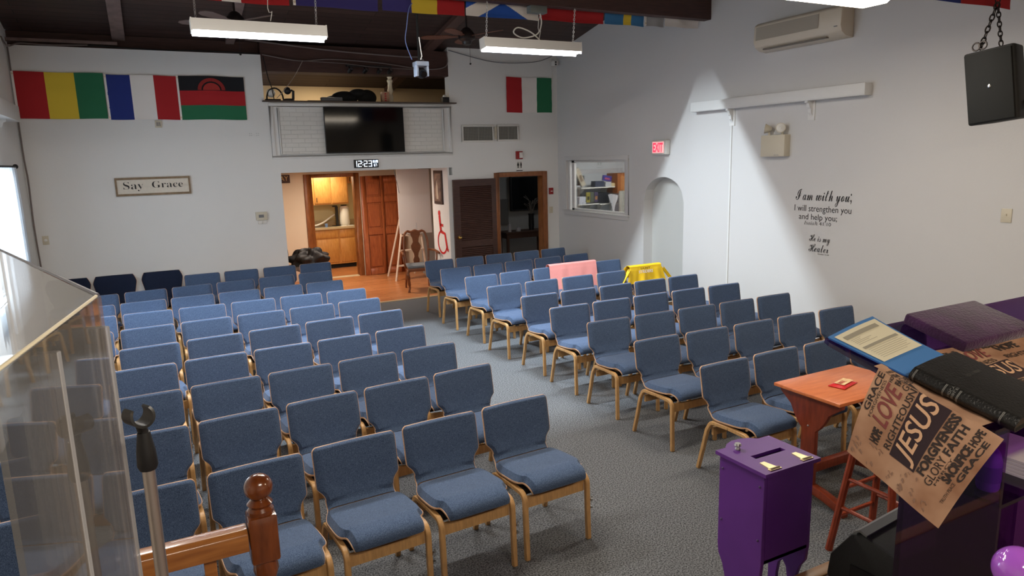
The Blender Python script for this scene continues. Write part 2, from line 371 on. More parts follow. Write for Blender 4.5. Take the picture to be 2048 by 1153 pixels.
# stage
struct('floor_stage', MB().box(XL, XR, YF, 1.78, 0, .585).box(XL, XR, YF, 1.78, .585, .6), mat('stage_carpet', (108, 94, 92), .95, noise=.2, nscale=200))
struct('trim_4', MB().box(XL, XR, 1.74, 1.80, .57, .606), mat('stage_edge_wood', (176, 130, 84), .4), bevel=.006)

# window on the right wall: frame, glass pane
win = MB()
for (a, b, c, d) in ((9.13, 11.07, 2.25, 2.32), (9.13, 11.07, 1.28, 1.36), (9.13, 9.22, 1.36, 2.25), (10.98, 11.07, 1.36, 2.25)):
    win.box(6.855, 6.885, a, b, c, d)
win.box(6.83, 6.9, 9.1, 11.09, 1.345, 1.365)
o = struct('window_1', win, WALLR, bevel=.004)
f = MB().box(6.9, 6.94, 10.78, 10.86, 1.36, 2.25).box(6.9, 6.94, 9.22, 10.86, 2.21, 2.25).box(6.9, 6.94, 9.22, 10.86, 1.36, 1.40).box(6.9, 6.94, 10.93, 10.98, 1.36, 2.25)
f.build('window_frame', WALLR, o)
MB().box(6.93, 6.934, 9.22, 10.98, 1.36, 2.25).build('window_pane', clear('window_glass', (.97, .98, .98), .01), o)
# left window and curtain
win = MB()
for (a, b, c, d) in ((7.52, 9.53, 2.3, 2.38), (7.5, 9.55, .94, 1.0), (7.52, 7.6, 1.0, 2.3), (9.45, 9.53, 1.0, 2.3)):
    win.box(XL-.01, XL+.02, a, b, c, d)
o = struct('window_2', win, TRIMW)
f = MB()
for y in (7.6, 8.2, 8.8, 9.41): f.box(-1.50, -1.46, y, y+.04, 1.0, 2.3)
for z in (1.0, 1.45, 1.9, 2.26): f.box(-1.50, -1.46, 7.6, 9.45, z, z+.04)
f.build('window_frame', TRIMW, o)
SHEER = bpy.data.materials.new('sheer_white_curtain'); SHEER.use_nodes = True
nt = SHEER.node_tree; nt.nodes.remove(nt.nodes['Principled BSDF']); d = nt.nodes.new('ShaderNodeBsdfDiffuse'); d.inputs[0].default_value = (.75, .8, .85, 1)
tl = nt.nodes.new('ShaderNodeBsdfTranslucent'); tl.inputs[0].default_value = (.8, .85, .9, 1); mx = nt.nodes.new('ShaderNodeMixShader')
nt.links.new(d.outputs[0], mx.inputs[1]); nt.links.new(tl.outputs[0], mx.inputs[2]); nt.links.new(mx.outputs[0], nt.nodes['Material Output'].inputs[0])
cur = thing('curtain', 'sheer white curtain hanging at the daylit window by the wall corner', 'curtain', (XL+.1, 9.2, .4))
MB().grid(lambda u, v: (XL+.10+.03*sin(u*60), 8.2+1.5*u+.05*sin(v*3)*u, .75+1.62*v), 120, 10).build('curtain_panel', SHEER, cur)
MB().tube([(XL+.1, 7.4, 2.38), (XL+.1, 9.82, 2.38)], .012).sphere((XL+.1, 9.84, 2.38), .028).build('curtain_rod', BLACKM, cur)
# baseboards
struct('baseboard_left', MB().box(XL, XL+.02, 1.8, 11.3, 0, .11), CHERRYD)
struct('baseboard_right', MB().box(XR-.02, XR, 1.8, 7.8, 0, .1), TRIMW)
# kitchen door casing + open six panel door
c = MB()
for (a, b, z0, z1) in ((2.80, 2.95, 0, 2.11), (3.79, 3.90, 0, 2.11), (2.95, 3.79, 2.04, 2.11)): c.box(a, b, 14.17, 14.22, z0, z1)
c.box(2.88, 2.95, 14.2, 14.34, 0, 2.04).box(3.79, 3.86, 14.2, 14.34, 0, 2.04)
dr = struct('door_1', c, CASEW, bevel=.004)
d = MB().box(3.905, 4.775, 14.11, 14.135, .01, 2.04)
for a, b in ((3.905, 4.005), (4.305, 4.375), (4.675, 4.775)): d.box(a, b, 14.085, 14.11, .01, 2.04)
for a, b in ((4.005, 4.305), (4.375, 4.675)):
    for z0, z1 in ((.01, .14), (.84, .97), (1.50, 1.62), (1.92, 2.04)): d.box(a, b, 14.085, 14.11, z0, z1)
    for z0, z1 in ((.14, .84), (.97, 1.50), (1.62, 1.92)): d.box(a+.035, b-.035, 14.094, 14.11, z0+.035, z1-.035)
leaf = d.build('door_panel', DOORW, dr, bevel=.004, seg=1)
struct('trim_5', MB().box(2.95, 3.79, 14.17, 14.34, 0, .012), mat('pale_sill', (222, 206, 170), .4))
# restroom doorway casing + louver door folded open over the wall
c = MB()
for (a, b, z0, z1) in ((5.54, 5.63, 0, 2.07), (6.53, 6.625, 0, 2.07), (5.63, 6.53, 1.99, 2.07)): c.box(a, b, 11.27, 11.30, z0, z1)
c.box(5.60, 5.635, 11.3, 11.47, 0, 2.0).box(6.53, 6.56, 11.3, 11.47, 0, 2.0).box(5.6, 6.56, 11.3, 11.47, 1.99, 2.06)
dr = struct('door_2', c, CASEW, bevel=.004)
d = MB()
x0, x1 = 4.72, 5.54
for (a, b, z0, z1) in ((x0, x0+.12, .01, 1.98), (x1-.09, x1, .01, 1.98), (x0+.12, x1-.09, 1.86, 1.98), (x0+.12, x1-.09, .80, .90), (x0+.12, x1-.09, .01, .18)):
    d.box(a, b, 11.225, 11.262, z0, z1)
d.box(x0+.1, x1-.05, 11.25, 11.256, .1, 1.9)
for z0, z1 in ((.90, 1.86), (.18, .80)):
    n = int((z1-z0)/.032)
    for i in range(n):
        z = z0+i*.032
        d.add([(x0+.12, 11.226, z), (x1-.09, 11.226, z), (x1-.09, 11.254, z+.03), (x0+.12, 11.254, z+.03), (x0+.12, 11.226, z+.007), (x1-.09, 11.226, z+.007), (x1-.09, 11.254, z+.037), (x0+.12, 11.254, z+.037)],
              [(0, 1, 2, 3), (7, 6, 5, 4), (0, 4, 5, 1), (2, 6, 7, 3), (0, 3, 7, 4), (1, 5, 6, 2)])
leaf = d.build('louver_panel', DARKW, dr)
MB().sphere((4.80, 11.175, .98), .028).tube([(4.80, 11.225, .98), (4.80, 11.18, .98)], .012).lathe([(.03, 0), (.03, .006)], (4.80, 11.224, .98), 16, 0, Matrix.Rotation(pi/2, 4, 'X')).build('door_knob', BRASS, leaf)

# ================================================================ LIGHT FIXTURES
def chain(mb, p0, p1, link=.032, r=.0025):
    p0, p1 = Vector(p0), Vector(p1); L = (p1-p0).length; n = max(2, int(L/(link*.72))); d = (p1-p0).normalized()
    a = d.orthogonal().normalized(); b = d.cross(a)
    for i in range(n):
        c = p0+(p1-p0)*((i+.5)/n); s_ = a if i % 2 else b
        mb.tube([c+d*cos(t)*link*.5+s_*sin(t)*link*.28 for t in [2*pi*k/10 for k in range(10)]], r, 5, closed=True)
def tube_light(x0, x1, y, zb, label, power, chains=True, tilt=R(-6)):
    t = thing('tube_light', label, 'light', ((x0+x1)/2, y, zb), 0, 'hanging tube lights below the main beam')
    M = Matrix.Translation((0, y, zb)) @ Matrix.Rotation(tilt, 4, 'X') @ Matrix.Translation((0, -y, -zb))
    hw, h = .06, .135
    b = MB()
    b.box(x0, x1, y-hw-.004, y-hw, zb+.028, zb+h-.02, M=M).box(x0, x1, y+hw, y+hw+.004, zb+.028, zb+h-.02, M=M)
    MB().box(x0, x1, y-hw-.004, y-hw, zb, zb+.028, M=M).box(x0, x1, y+hw, y+hw+.004, zb, zb+.028, M=M).build('glowing_lip', mat('lit_acrylic_lip', (250, 246, 250), .5, emit=2.4), t)
    b.box(x0, x1, y-hw-.004, y+hw+.004, zb+h-.02, zb+h, M=M)
    b.box(x0-.012, x0, y-hw-.008, y+hw+.008, zb+.02, zb+h+.004, M=M).box(x1, x1+.012, y-hw-.008, y+hw+.008, zb+.02, zb+h+.004, M=M)
    b.build('housing', WHITEP, t)
    g = MB()
    for dy in (-.022, .022): g.tube([M @ Vector((x0+.03, y+dy, zb+.107)), M @ Vector((x1-.03, y+dy, zb+.105))], .011, 10)
    g.build('tube', TUBE, t)
    if chains:
        c_ = MB()
        for x in (x0+.04, x1-.08): chain(c_, (x, y, zb+h+.02), (x, y-.05, 4.06))
        c_.build('hanging_chain', METAL, t)
        c2 = MB(); xc = (x0+x1)/2+.1
        c2.tube([(xc+.02*sin(k*.9), y-.02*k/6+.02, zb+h+.03+(4.02-zb-h)*k/12+.04*sin(k*1.1)) for k in range(13)], .004, 6)
        c2.build('power_cord', WHITEP, t)
    l = area('tube_glow', (0, 0, -.0), (tilt, 0, 0), (x1-x0)-.06, .016, power, COOL); l.parent = t; l.location = (0, 0, .098)
    return t
tube_light(.565, 1.80, 7.45, 3.545, 'white tube light on chains above the window-side chair block', P_FIX)
tube_light(3.575, 4.85, 7.45, 3.53, 'white tube light on chains beside the blue and white saltire flag', P_FIX)
def wrap_light(x0, x1, y, z, label, power, col):
    t = thing('wraparound_light', label, 'light', ((x0+x1)/2, y, z), 0, 'wraparound ceiling lights over the front rows and stage')
    g = MB(); pr = [(-.13, .05), (-.13, .02), (-.10, .0), (.10, .0), (.13, .02), (.13, .05)]
    g.prism([(y+a, z+b) for a, b in pr], x0, x1, 'x'); g.build('diffuser', mat('glowing_diffuser', (255, 238, 214), .5, emit=5), t, bevel=.01)
    MB().box(x0-.01, x1+.01, y-.10, y+.10, z+.05, z+.085).build('housing', WHITEP, t)
    c_ = MB(); chain(c_, (x0+.1, y, z+.08), (x0+.1, y, ceil_z(y)), .05, .003); chain(c_, (x1-.1, y, z+.08), (x1-.1, y, ceil_z(y)), .05, .003); c_.build('hanging_chain', METAL, t)
    l = area('wrap_glow', (0, 0, -.012), (0, 0, 0), (x1-x0)-.05, .2, power, col); l.parent = t
wrap_light(3.95, 5.17, 3.75, 3.41, 'glowing wraparound light cut by the top frame edge near the air conditioner', P_FIX3, NEUT)
wrap_light(.6, 1.82, 3.75, 3.41, 'unseen wraparound light added as fill above the front rows, window side', P_FIX3, NEUT)  # unseen twin of the fixture above, added as fill for the front rows
wrap_light(-.6, .6, 5.5, 3.97, 'unseen wraparound fill light added high before the main beam, window side', P_FILL_MID, (1, .96, .92))  # added fill above the view, lifts the rear wall and chairs
wrap_light(2.0, 3.2, 5.5, 3.97, 'unseen wraparound fill light added high before the main beam, arch side', P_FILL_MID, (1, .96, .92))  # second added fill above the view, kept away from the right wall
wrap_light(.3, 1.5, -.8, 3.6, 'unseen wraparound fill light added over the stage behind the viewer, window side', P_FILL_BACK, NEUT)  # added behind the camera as general fill light
wrap_light(4.0, 5.2, -.8, 3.6, 'unseen wraparound fill light added over the stage behind the viewer, speaker side', P_FILL_BACK, WARM)  # warm partner of the added fill behind the camera
# ================================================================ CHAIRS
PTS = [(-.268, .415, .375), (-.262, .437, .39), (-.235, .455, .40), (-.19, .461, .41), (-.168, .461, .455), (-.12, .456, .475), (-.02, .447, .475), (.06, .441, .468),
       (.12, .441, .435), (.155, .452, .40), (.182, .480, .395), (.194, .515, .40), (.200, .54, .425), (.206, .565, .47), (.211, .59, .48), (.228, .69, .48), (.243, .765, .48), (.2465, .785, .465), (.248, .795, .44)]
def crom(P, n):
    out = []
    for i in range(len(P)-1):
        p0, p1, p2, p3 = P[max(i-1, 0)], P[i], P[i+1], P[min(i+2, len(P)-1)]
        for k in range(n):
            t = k/n
            out.append(tuple(.5*((2*b)+(-a+c)*t+(2*a-5*b+4*c-d)*t*t+(-a+3*b-3*c+d)*t**3) for a, b, c, d in zip(p0, p1, p2, p3)))
    out.append(P[-1]); return out
def nrm(C, i):
    a, b = C[max(i-1, 0)], C[min(i+1, len(C)-1)]
    d = Vector((b[0]-a[0], b[1]-a[1])).normalized(); return Vector((-d.y, d.x))
def shell_parts(P, fab, T=.03, wk=1.0):
    C = crom(P, 3); N = len(C)-1
    sh = MB().grid(lambda u, v: ((v-.5)*C[round(u*N)][2]*wk, C[round(u*N)][0]+.012*((2*v-1)**2)*-1*(1 if C[round(u*N)][1] > .5 else 0), C[round(u*N)][1]), N, 10, th=-.009)
    def pad(i0, i1, T, both):
        n = i1-i0
        def fn(u, v):
            i = i0+round(u*n); c = C[i]; nn = nrm(C, i)
            e = min(1, (1-abs(2*v-1)**12))**.5 if abs(2*v-1) < 1 else 0
            eu = 1.0
            dd = min(i-i0, i1-i) if both else i1-i
            eu = min(1, dd/3.5)**.5
            h = .0015+T*e*eu
            bow = -.012*((2*v-1)**2) if c[1] > .5 else 0
            return ((v-.5)*(c[2]*wk-.007), c[0]+nn.x*h+bow, c[1]+nn.y*h)
        return MB().grid(fn, n, 22)
    k = 3*9  # the crease where the seat turns up into the back
    return sh, pad(0, k, .042, True), pad(k, N, .024, False)
def bent(path, th):
    n = len(path); o, i_ = [], []
    for k, p in enumerate(path):
        a, b = Vector(path[max(k-1, 0)]), Vector(path[min(k+1, n-1)]); d = (b-a).normalized(); q = Vector((-d.y, d.x))
        o.append((p[0]+q.x*th/2, p[1]+q.y*th/2)); i_.append((p[0]-q.x*th/2, p[1]-q.y*th/2))
    return o, i_
def strip(mb, path, th, x0, x1):
    o, i_ = bent(path, th); n = len(path); v = [(x, a, b) for x in (x0, x1) for L in (o, i_) for a, b in L]
    A = lambda s_, l, k: s_*2*n+l*n+k
    f = []
    for k in range(n-1):
        f += [(A(0, 0, k), A(0, 0, k+1), A(1, 0, k+1), A(1, 0, k)), (A(0, 1, k), A(1, 1, k), A(1, 1, k+1), A(0, 1, k+1)),
              (A(0, 0, k), A(0, 1, k), A(0, 1, k+1), A(0, 0, k+1)), (A(1, 0, k), A(1, 0, k+1), A(1, 1, k+1), A(1, 1, k))]
    f += [(A(0, 0, 0), A(1, 0, 0), A(1, 1, 0), A(0, 1, 0)), (A(0, 0, n-1), A(0, 1, n-1), A(1, 1, n-1), A(1, 0, n-1))]
    return mb.add(v, f)
LEGP = [(-.245, 0), (-.238, .20), (-.234, .36)]+[(-.234+.05*(1-cos(t)), .36+.05*sin(t)) for t in (R(20), R(40), R(60), R(80))]
FRONT = LEGP+[(-.05, .412)]
REAR = [(-.05, .412), (.09, .405)]+[(.09+.055*sin(t), .405-.055*(1-cos(t))) for t in (R(20), R(40), R(60))]+[(.165, .33), (.205, .17), (.25, 0)]
def make_chair(name, fab, P=PTS, wk=1.0):
    t = thing(name, name, 'chair')
    sh, seat, back = shell_parts(P, fab, wk=wk)
    sh.build('plywood_shell', PLY, t, world=False); seat.build('seat', fab, t, world=False); back.build('backrest', fab, t, world=False)
    for s in (-1, 1):
        x0, x1 = sorted((s*.206, s*.236))
        strip(MB(), FRONT, .028, x0, x1).build('leg', OAKF, t, bevel=.004, seg=1, world=False)
        strip(MB(), REAR, .028, x0, x1).build('leg', OAKF, t, bevel=.004, seg=1, world=False)
    MB().prism([(-.206, .315), (.206, .315), (.206, .385), (.10, .375), (-.10, .375), (-.206, .385)], -.222, -.204, 'y').build('apron', OAKF, t, world=False)
    MB().box(-.206, .206, .118, .136, .30, .36).build('rear_rail', OAKF, t, world=False)
    MB().box(-.19, .19, -.19, -.165, .385, .418).box(-.19, .19, .07, .095, .375, .415).box(-.19, -.165, -.165, .07, .385, .415).box(.165, .19, -.165, .07, .385, .415).build('seat_support', BLACKM, t, world=False)
    MB().box(.236, .25, -.255, -.235, .25, .262).tube([(.25, -.245, .24), (.25, -.245, .275)], .005, 6).box(.236, .25, -.255, -.235, .20, .212).build('linking_bracket', METAL, t, world=False)
    return t
def dup(root, name, loc, rz, label, group=None):
    r = root.copy(); r.name = name; COL.objects.link(r); r.location = loc; r.rotation_euler = (0, 0, rz); r['label'] = label
    if group: r['group'] = group
    for ch in root.children:
        c = ch.copy(); COL.objects.link(c); c.parent = r
    return r
ORD = ['first', 'second', 'third', 'fourth', 'fifth', 'sixth', 'seventh', 'eighth', 'ninth', 'tenth']
first_chair = make_chair('upholstered_chair', FAB)
used = [0]
def place_chair(x, ytop, rz, label, group):
    # the top edge of the backrest stands at ytop
    loc = (x+sin(rz)*.248, ytop-cos(rz)*.248, 0)
    if not used[0]:
        o = first_chair; o.location = loc; o.rotation_euler = (0, 0, rz); o['label'] = label; o['group'] = group; used[0] = 1
    else: dup(first_chair, 'upholstered_chair', loc, rz, label, group)
# rows measured from the photograph: (right end x of the aisle chair, pitch, y of the top edge at the aisle chair, slope)
LEFT = [(2.20, .532, 3.81, .075), (2.20, .528, 4.64, .085), (2.215, .532, 5.385, .06), (2.22, .534, 6.13, .05), (2.275, .534, 6.93, .085), (2.265, .534, 7.69, .05), (2.30, .54, 8.40, 0), (2.215, .53, 9.19, .04), (2.285, .54, 10.08, .08)]
for i, (xe, p, y, sl) in enumerate(LEFT):
    for k in range(6):
        x = xe-.24-p*k; j = random.uniform(-.008, .008)
        place_chair(x, y-sl*p*k+j, atan2(sl, 1)*.8+random.uniform(-.015, .015),
            'blue beechwood-framed chair, %s from the aisle, %s row from the stage, window-side block' % (ORD[k], ORD[i]), 'chairs of the window-side block')
for k, x in enumerate((2.245, 1.705, 1.155, .62)):
    place_chair(x, 11.0-.01*k, 0, 'blue beechwood-framed chair, %s from the aisle in the last row, window-side block' % ORD[k], 'chairs of the window-side block')
RIGHT = [(3.45, .545, 3.74, .0), (3.48, .545, 4.55, -.02), (3.53, .535, 5.33, -.02), (3.565, .532, 6.08, -.01), (3.605, .53, 6.78, .01), (3.555, .54, 7.56, .02), (3.62, .53, 8.37, .05), (3.61, .53, 9.21, .05), (3.71, .525, 10.09, .03)]
for i, (xs, p, y, sl) in enumerate(RIGHT):
    for k in range(5):
        x = xs+.24+p*k; j = random.uniform(-.008, .008)
        ex = ''
        if i == 6 and k in (2, 3): ex = ' pink-towelled'
        if i == 5 and k == 4: ex = ' jersey-covered'
        place_chair(x, y+sl*p*k+j, atan2(sl, 1)*.8+random.uniform(-.02, .02),
            'blue%s wood-framed chair, %s from the aisle, %s row from the stage, arch-side block' % (ex, ORD[k], ORD[i]), 'chairs of the arch-side block')
# darker chairs with chamfered backs against the rear wall
P2 = [(a, b, w) for a, b, w in PTS[:-4]]+[(.216, .66, .51), (.221, .72, .535), (.224, .755, .54), (.233, .80, .51), (.243, .835, .475), (.246, .845, .46)]
dark = make_chair('stacking_chair', FABD, P2)
for n, x in enumerate((.105, -.495, -1.06)):
    lb = ['navy chair with chamfered tall back by the rear wall, nearest the framed text board', 'navy chamfered chair by the rear wall, middle one of the three tall backs', 'navy chamfered chair by the rear wall, in the window corner, beyond the clear screen'][n]
    if n == 0: dark.location = (x, 11.02, 0); dark['label'] = lb; dark['group'] = 'tall navy chairs at the rear wall'
    else: dup(dark, 'stacking_chair', (x, 11.02, 0), 0, lb, 'tall navy chairs at the rear wall')

# towel and jersey over chair backs
def drape(x0, x1, ytop, zt, front, back, wav=.006, seed=1, flare=0):
    """cloth over a chair back: u across, v from the front hem over the top to the back hem"""
    L = front+back; rr = random.Random(seed); ph = [rr.uniform(0, 6) for _ in range(4)]
    def fn(u, v):
        s_ = v*L-front; x = x0+(x1-x0)*u
        hang = min(1, abs(s_)/.2)
        wv = wav*hang*(sin(u*17+ph[0])+.6*sin(u*31+ph[1]))
        if s_ < 0: return (x+flare*(u-.5)*hang, ytop-.055-.16*(-s_)+wv, zt+s_) if s_ < -.03 else (x, ytop-.055-(.005)*0+.0, zt+s_)
        if s_ < .09: a = s_/.09*pi; return (x, ytop-.055+.045*(1-cos(a)), zt+.022*sin(a))
        return (x+flare*(u-.5)*hang, ytop+.035+wv+.01*hang, zt-(s_-.09))
    return MB().grid(fn, 40, 30, th=.004)
PINK = mat('pink_terry', (240, 156, 150), .95, noise=.06, nscale=150, bump=.5, bscale=300)
towel = drape(4.93, 5.72, 8.425, .812, .34, .25, seed=3).build('towel', PINK); tag(towel, 'pink towel draped over two chair backs ahead of the window in the wall', 'towel')
JER = mat('yellow_jersey', (244, 200, 20), .7, noise=.06, nscale=6)
jt = thing('jersey', 'yellow sports jersey hung over a chair back by the arched niche', 'shirt', (5.97, 7.62, .8))
JB = drape(5.70, 6.24, 7.60, .822, .22, .24, wav=.012, seed=5, flare=.12)
JB.build('jersey_body', JER, jt)
for s, xx in ((-1, 5.70), (1, 6.26)):
    MB().grid(lambda u, v: (xx+s*(.13*u)+.012*sin(v*9), 7.52-.02*u+.07*v, .80-.16*u-.02*sin(v*5)-.03*v), 10, 10, th=.004).build('sleeve', JER, jt)
lt = MB()
put_text(lt, fit_text('SAINT', .17, .028, bold=.02), Matrix(((1, 0, 0, 5.87), (0, .2, -1, 7.528), (0, 1, .2, .785), (0, 0, 0, 1))))
lt.build('black_lettering', mat('brown_print', (120, 90, 20), .8), jt)
lt = MB(); put_text(lt, fit_text('STRIDERS', .24, .04, bold=.02), Matrix(((1, 0, 0, 5.84), (0, .2, -1, 7.522), (0, 1, .2, .735), (0, 0, 0, 1))))
lt.build('white_lettering', WHC, jt)

# ================================================================ FLAGS
def flag(x0, x1, ztop, zbot, y, mats, mfn, label, folds=3, amp=.006, hem=True, nu=48, nv=18, seed=0):
    rr = random.Random(seed+3); a = rr.uniform(0, 6)
    def fn(u, v):
        return (x0+(x1-x0)*u, y+amp*sin(u*9+a+v*2)+amp*.5*sin(v*pi*2*folds)-.004, zbot+(ztop-zbot)*v+.004*sin(u*7+a))
    t = thing('flag', label, 'flag', ((x0+x1)/2, y, zbot))
    MB().grid(fn, nu, nv, mfn=mfn, th=.002).build('flag_cloth', mats, t)
    if hem: 
        h = MB().box(x0-.022, x0+.004, y-.012, y-.004, zbot, ztop); 
        h.build('hoist_band', WHC, t)
        g = MB()
        for z in (zbot+.03, ztop-.03): g.tube([(x0-.008+.008*cos(q), y-.014, z+.008*sin(q)) for q in [2*pi*k/8 for k in range(8)]], .002, 5, closed=True)
        g.build('grommet', BRASS, t)
    return t
F1 = 'flags along the rear wall'
tri = lambda u, v: min(2, int(u*3))
flag(-1.33, -.32, 3.60, 3.0, 11.28, [RED, YEL, GRN], tri, 'red, yellow and green vertical-striped flag on the rear wall, by the window corner', seed=1)
flag(-.29, .58, 3.59, 2.99, 11.28, [NAVY, WHC, RED], tri, 'blue, white and red vertical-striped flag in the middle of the wall trio', seed=2)
t = flag(.60, 1.48, 3.60, 2.99, 11.28, [GRN, RED, BLC], lambda u, v: min(2, int(v*3)), 'black, red and green horizontal-striped flag with a rising sun', seed=3)
em = MB(); cx, cz = 1.03, 3.405
em.prism([(cx+.115*cos(q), cz+.10*sin(q)) for q in [pi*k/20 for k in range(21)]], 11.255, 11.257, 'y')
for k in range(31):
    q = pi*(k+.5)/31; r0_, r1_ = .135, .185
    em.add([(cx+r*cos(q+dq), 11.256, cz+r*.9*sin(q+dq)) for r, dq in ((r0_, -.036), (r1_, -.036), (r1_, .036), (r0_, .036))], [(0, 1, 2, 3)])
em.build('sun_emblem', mat('dull_red_emblem', (170, 52, 48), .9), t)
flag(5.83, 6.75, 3.72, 3.115, 11.28, [RED, WHC, GRN], tri, 'red, white and green flag alone above the wall vents', hem=False, seed=4)
# the string behind the main beam
YS, ZT = 7.60, 4.42
def saltire(u, v):
    U = u*1.5; a = abs(v-(U/1.5)); b = abs(v-(1-U/1.5)); return 1 if min(a, b) < .16 else 0
beamflags = [(-.35, .58, [RED, WHC], lambda u, v: 1 if abs(u-.5) < .12 else 0, 'red flag with a pale cross on the beam string'),
 (.62, 1.50, [RED, WHC], lambda u, v: 1 if abs(u-.38) < .1 or abs(v-.5) < .1 else 0, 'red flag with a white cross, top edge above the window-side tube light'),
 (1.56, 2.42, [INDIGO], lambda u, v: 0, 'plain indigo blue flag on the beam string'),
 (2.47, 3.42, [INDIGO, YEL, RED], tri, 'blue, yellow and red flag on the beam string'),
 (3.44, 4.38, [SCOT, WHC], saltire, 'blue flag with a white saltire on the beam string'),
 (4.40, 5.31, [RED], lambda u, v: 0, 'plain red flag on the beam string beside the grey junction box'),
 (5.33, 5.95, [SKYB, YEL], lambda u, v: 1 if abs(u-.56) < .09 or abs(v-.5) < .1 else 0, 'light blue flag with a yellow cross on the beam string'),
 (5.98, 6.28, [GRYC], lambda u, v: 0, 'grey flag at the wall end of the beam string'),
 (6.30, 6.86, [WHC], lambda u, v: 0, 'plain white flag touching the wall behind the main beam')]
for n, (a, b, ms, fn_, lb) in enumerate(beamflags):
    zb = 3.875+.012*n
    flag(a, b, ZT, zb, YS, ms, fn_, lb, hem=n in (1, 2, 7), seed=10+n, amp=.01, nu=140 if n == 4 else 50, nv=90 if n == 4 else 20)
flag(5.35, 6.38, 3.95, 3.405, 3.42, [NAVY, RED], lambda u, v: 1 if u > .36 else 0, 'dark blue and red flag above the hanging black speaker', hem=False, seed=30)
# ================================================================ REAR WALL OBJECTS
tv = thing('television', 'large black flat television on the white brick panel', 'television', (3.24, 11.25, 2.47))
MB().box(2.60, 3.885, 11.20, 11.24, 2.472, 3.18).build('bezel', BLACK, tv, bevel=.004)
MB().box(2.608, 3.877, 11.197, 11.20, 2.486, 3.172).build('screen', mat('glossy_screen', (5, 6, 7), .07, spec=.35), tv)
MB().box(3.0, 3.5, 11.24, 11.285, 2.65, 3.0).build('wall_mount', BLACKM, tv)
ck = thing('digital_clock', 'black digital wall clock showing white figures under the television', 'clock', (3.24, 11.28, 2.23))
MB().box(3.04, 3.44, 11.265, 11.29, 2.232, 2.362).build('case', BLACK, ck, bevel=.004)
SEG = {'0': 'abcdef', '1': 'bc', '2': 'abged', '3': 'abgcd', '6': 'afgedc', '7': 'abc', '8': 'abcdefg'}
def seven(mb, ch, x, z, w, h, y, t=.009):
    g = {'a': (x, x+w, z+h-t, z+h), 'd': (x, x+w, z, z+t), 'g': (x, x+w, z+h/2-t/2, z+h/2+t/2), 'f': (x, x+t, z+h/2, z+h), 'b': (x+w-t, x+w, z+h/2, z+h), 'e': (x, x+t, z, z+h/2), 'c': (x+w-t, x+w, z, z+h/2)}
    for s_ in SEG[ch]: a, b, c, d = g[s_]; mb.box(a, b, y-.002, y, c, d)
dg_ = MB()
for ch, x in (('1', 3.03), ('2', 3.105), ('2', 3.20), ('3', 3.275)): seven(dg_, ch, x, 2.25, .055, .095, 11.264)
for z in (2.275, 2.315): dg_.box(3.176, 3.186, 11.262, 11.264, z, z+.01)
for ch, x in (('1', 3.335), ('0', 3.358), ('2', 3.388), ('8', 3.412)): seven(dg_, ch, x, 2.31, .018, .036, 11.264, .004)
for ch, x in (('6', 3.365), ('7', 3.392)): seven(dg_, ch, x, 2.25, .02, .04, 11.264, .005)
dg_.build('digits', mat('lit_digits', (225, 240, 255), .5, emit=1.0), ck)
sg = thing('wall_sign', 'wood-framed white board reading Say Grace on the rear wall', 'sign', (.135, 11.28, 1.95))
fr_ = MB()
for a, b, c, d in ((-.345, .615, 2.165, 2.195), (-.345, .615, 1.94, 1.97), (-.345, -.32, 1.97, 2.165), (.59, .615, 1.97, 2.165)): fr_.box(a, b, 11.268, 11.298, c, d)
fr_.build('frame', mat('weathered_frame', (134, 112, 86), .6, noise=.2, nscale=15), sg)
MB().box(-.32, .59, 11.28, 11.298, 1.97, 2.067).box(-.32, .59, 11.28, 11.298, 2.069, 2.165).build('board', mat('off_white_board', (222, 214, 200), .6, noise=.04), sg)
l_ = MB()
put_text(l_, fit_text('𝐒𝐚𝐲', .25, .132, bold=-.012), MBACK(-.245, 2.005, 11.278)); l_.build('lettering', INK, sg)
l_ = MB(); put_text(l_, fit_text('𝐆𝐫𝐚𝐜𝐞', .40, .092, bold=-.012), MBACK(.115, 2.043, 11.278)); l_.build('lettering', INK, sg)
def vent(x0, x1, z0, z1, label):
    t = thing('wall_vent', label, 'vent', ((x0+x1)/2, 11.28, z0), 0, 'grille vents on the rear wall')
    m_ = MB()
    for a, b, c, d in ((x0, x1, z1-.03, z1), (x0, x1, z0, z0+.03), (x0, x0+.03, z0+.03, z1-.03), (x1-.03, x1, z0+.03, z1-.03)): m_.box(a, b, 11.27, 11.30, c, d)
    m_.build('frame', WHITEP, t, bevel=.004)
    g = MB(); n = int((z1-z0-.06)/.014)
    for i in range(n): g.box(x0+.03, x1-.03, 11.28, 11.284, z0+.033+i*.014, z0+.038+i*.014)
    n = int((x1-x0-.06)/.03)
    for i in range(n): g.box(x0+.04+i*.03, x0+.043+i*.03, 11.277, 11.28, z0+.03, z1-.03)
    g.box((x0+x1)/2-.004, (x0+x1)/2+.004, 11.272, 11.277, z0+.03, z1-.03)
    g.build('grille', mat('grille_metal', (170, 168, 160), .5), t)
    MB().box(x0+.03, x1-.03, 11.29, 11.299, z0+.03, z1-.03).build('duct', mat('vent_dark', (70, 68, 64), .9), t)
vent(4.945, 5.565, 2.61, 2.90, 'wider white grille vent on the side toward the television')
vent(5.625, 6.06, 2.62, 2.905, 'narrower white grille vent under the red, white and green flag')
ct = thing('vent_connector', 'small beige valve box between the two wall vents', 'box', (5.595, 11.28, 2.66))
MB().box(5.572, 5.618, 11.275, 11.3, 2.66, 2.87).sphere((5.59, 11.272, 2.78), .012).build('valve_body', BEIGEP, ct)
fa = thing('fire_alarm', 'red fire alarm strobe above the restroom sign', 'alarm', (6.05, 11.28, 2.30))
MB().box(5.99, 6.12, 11.26, 11.30, 2.30, 2.44).build('alarm_housing', mat('alarm_red', (150, 26, 30), .4), fa, bevel=.005)
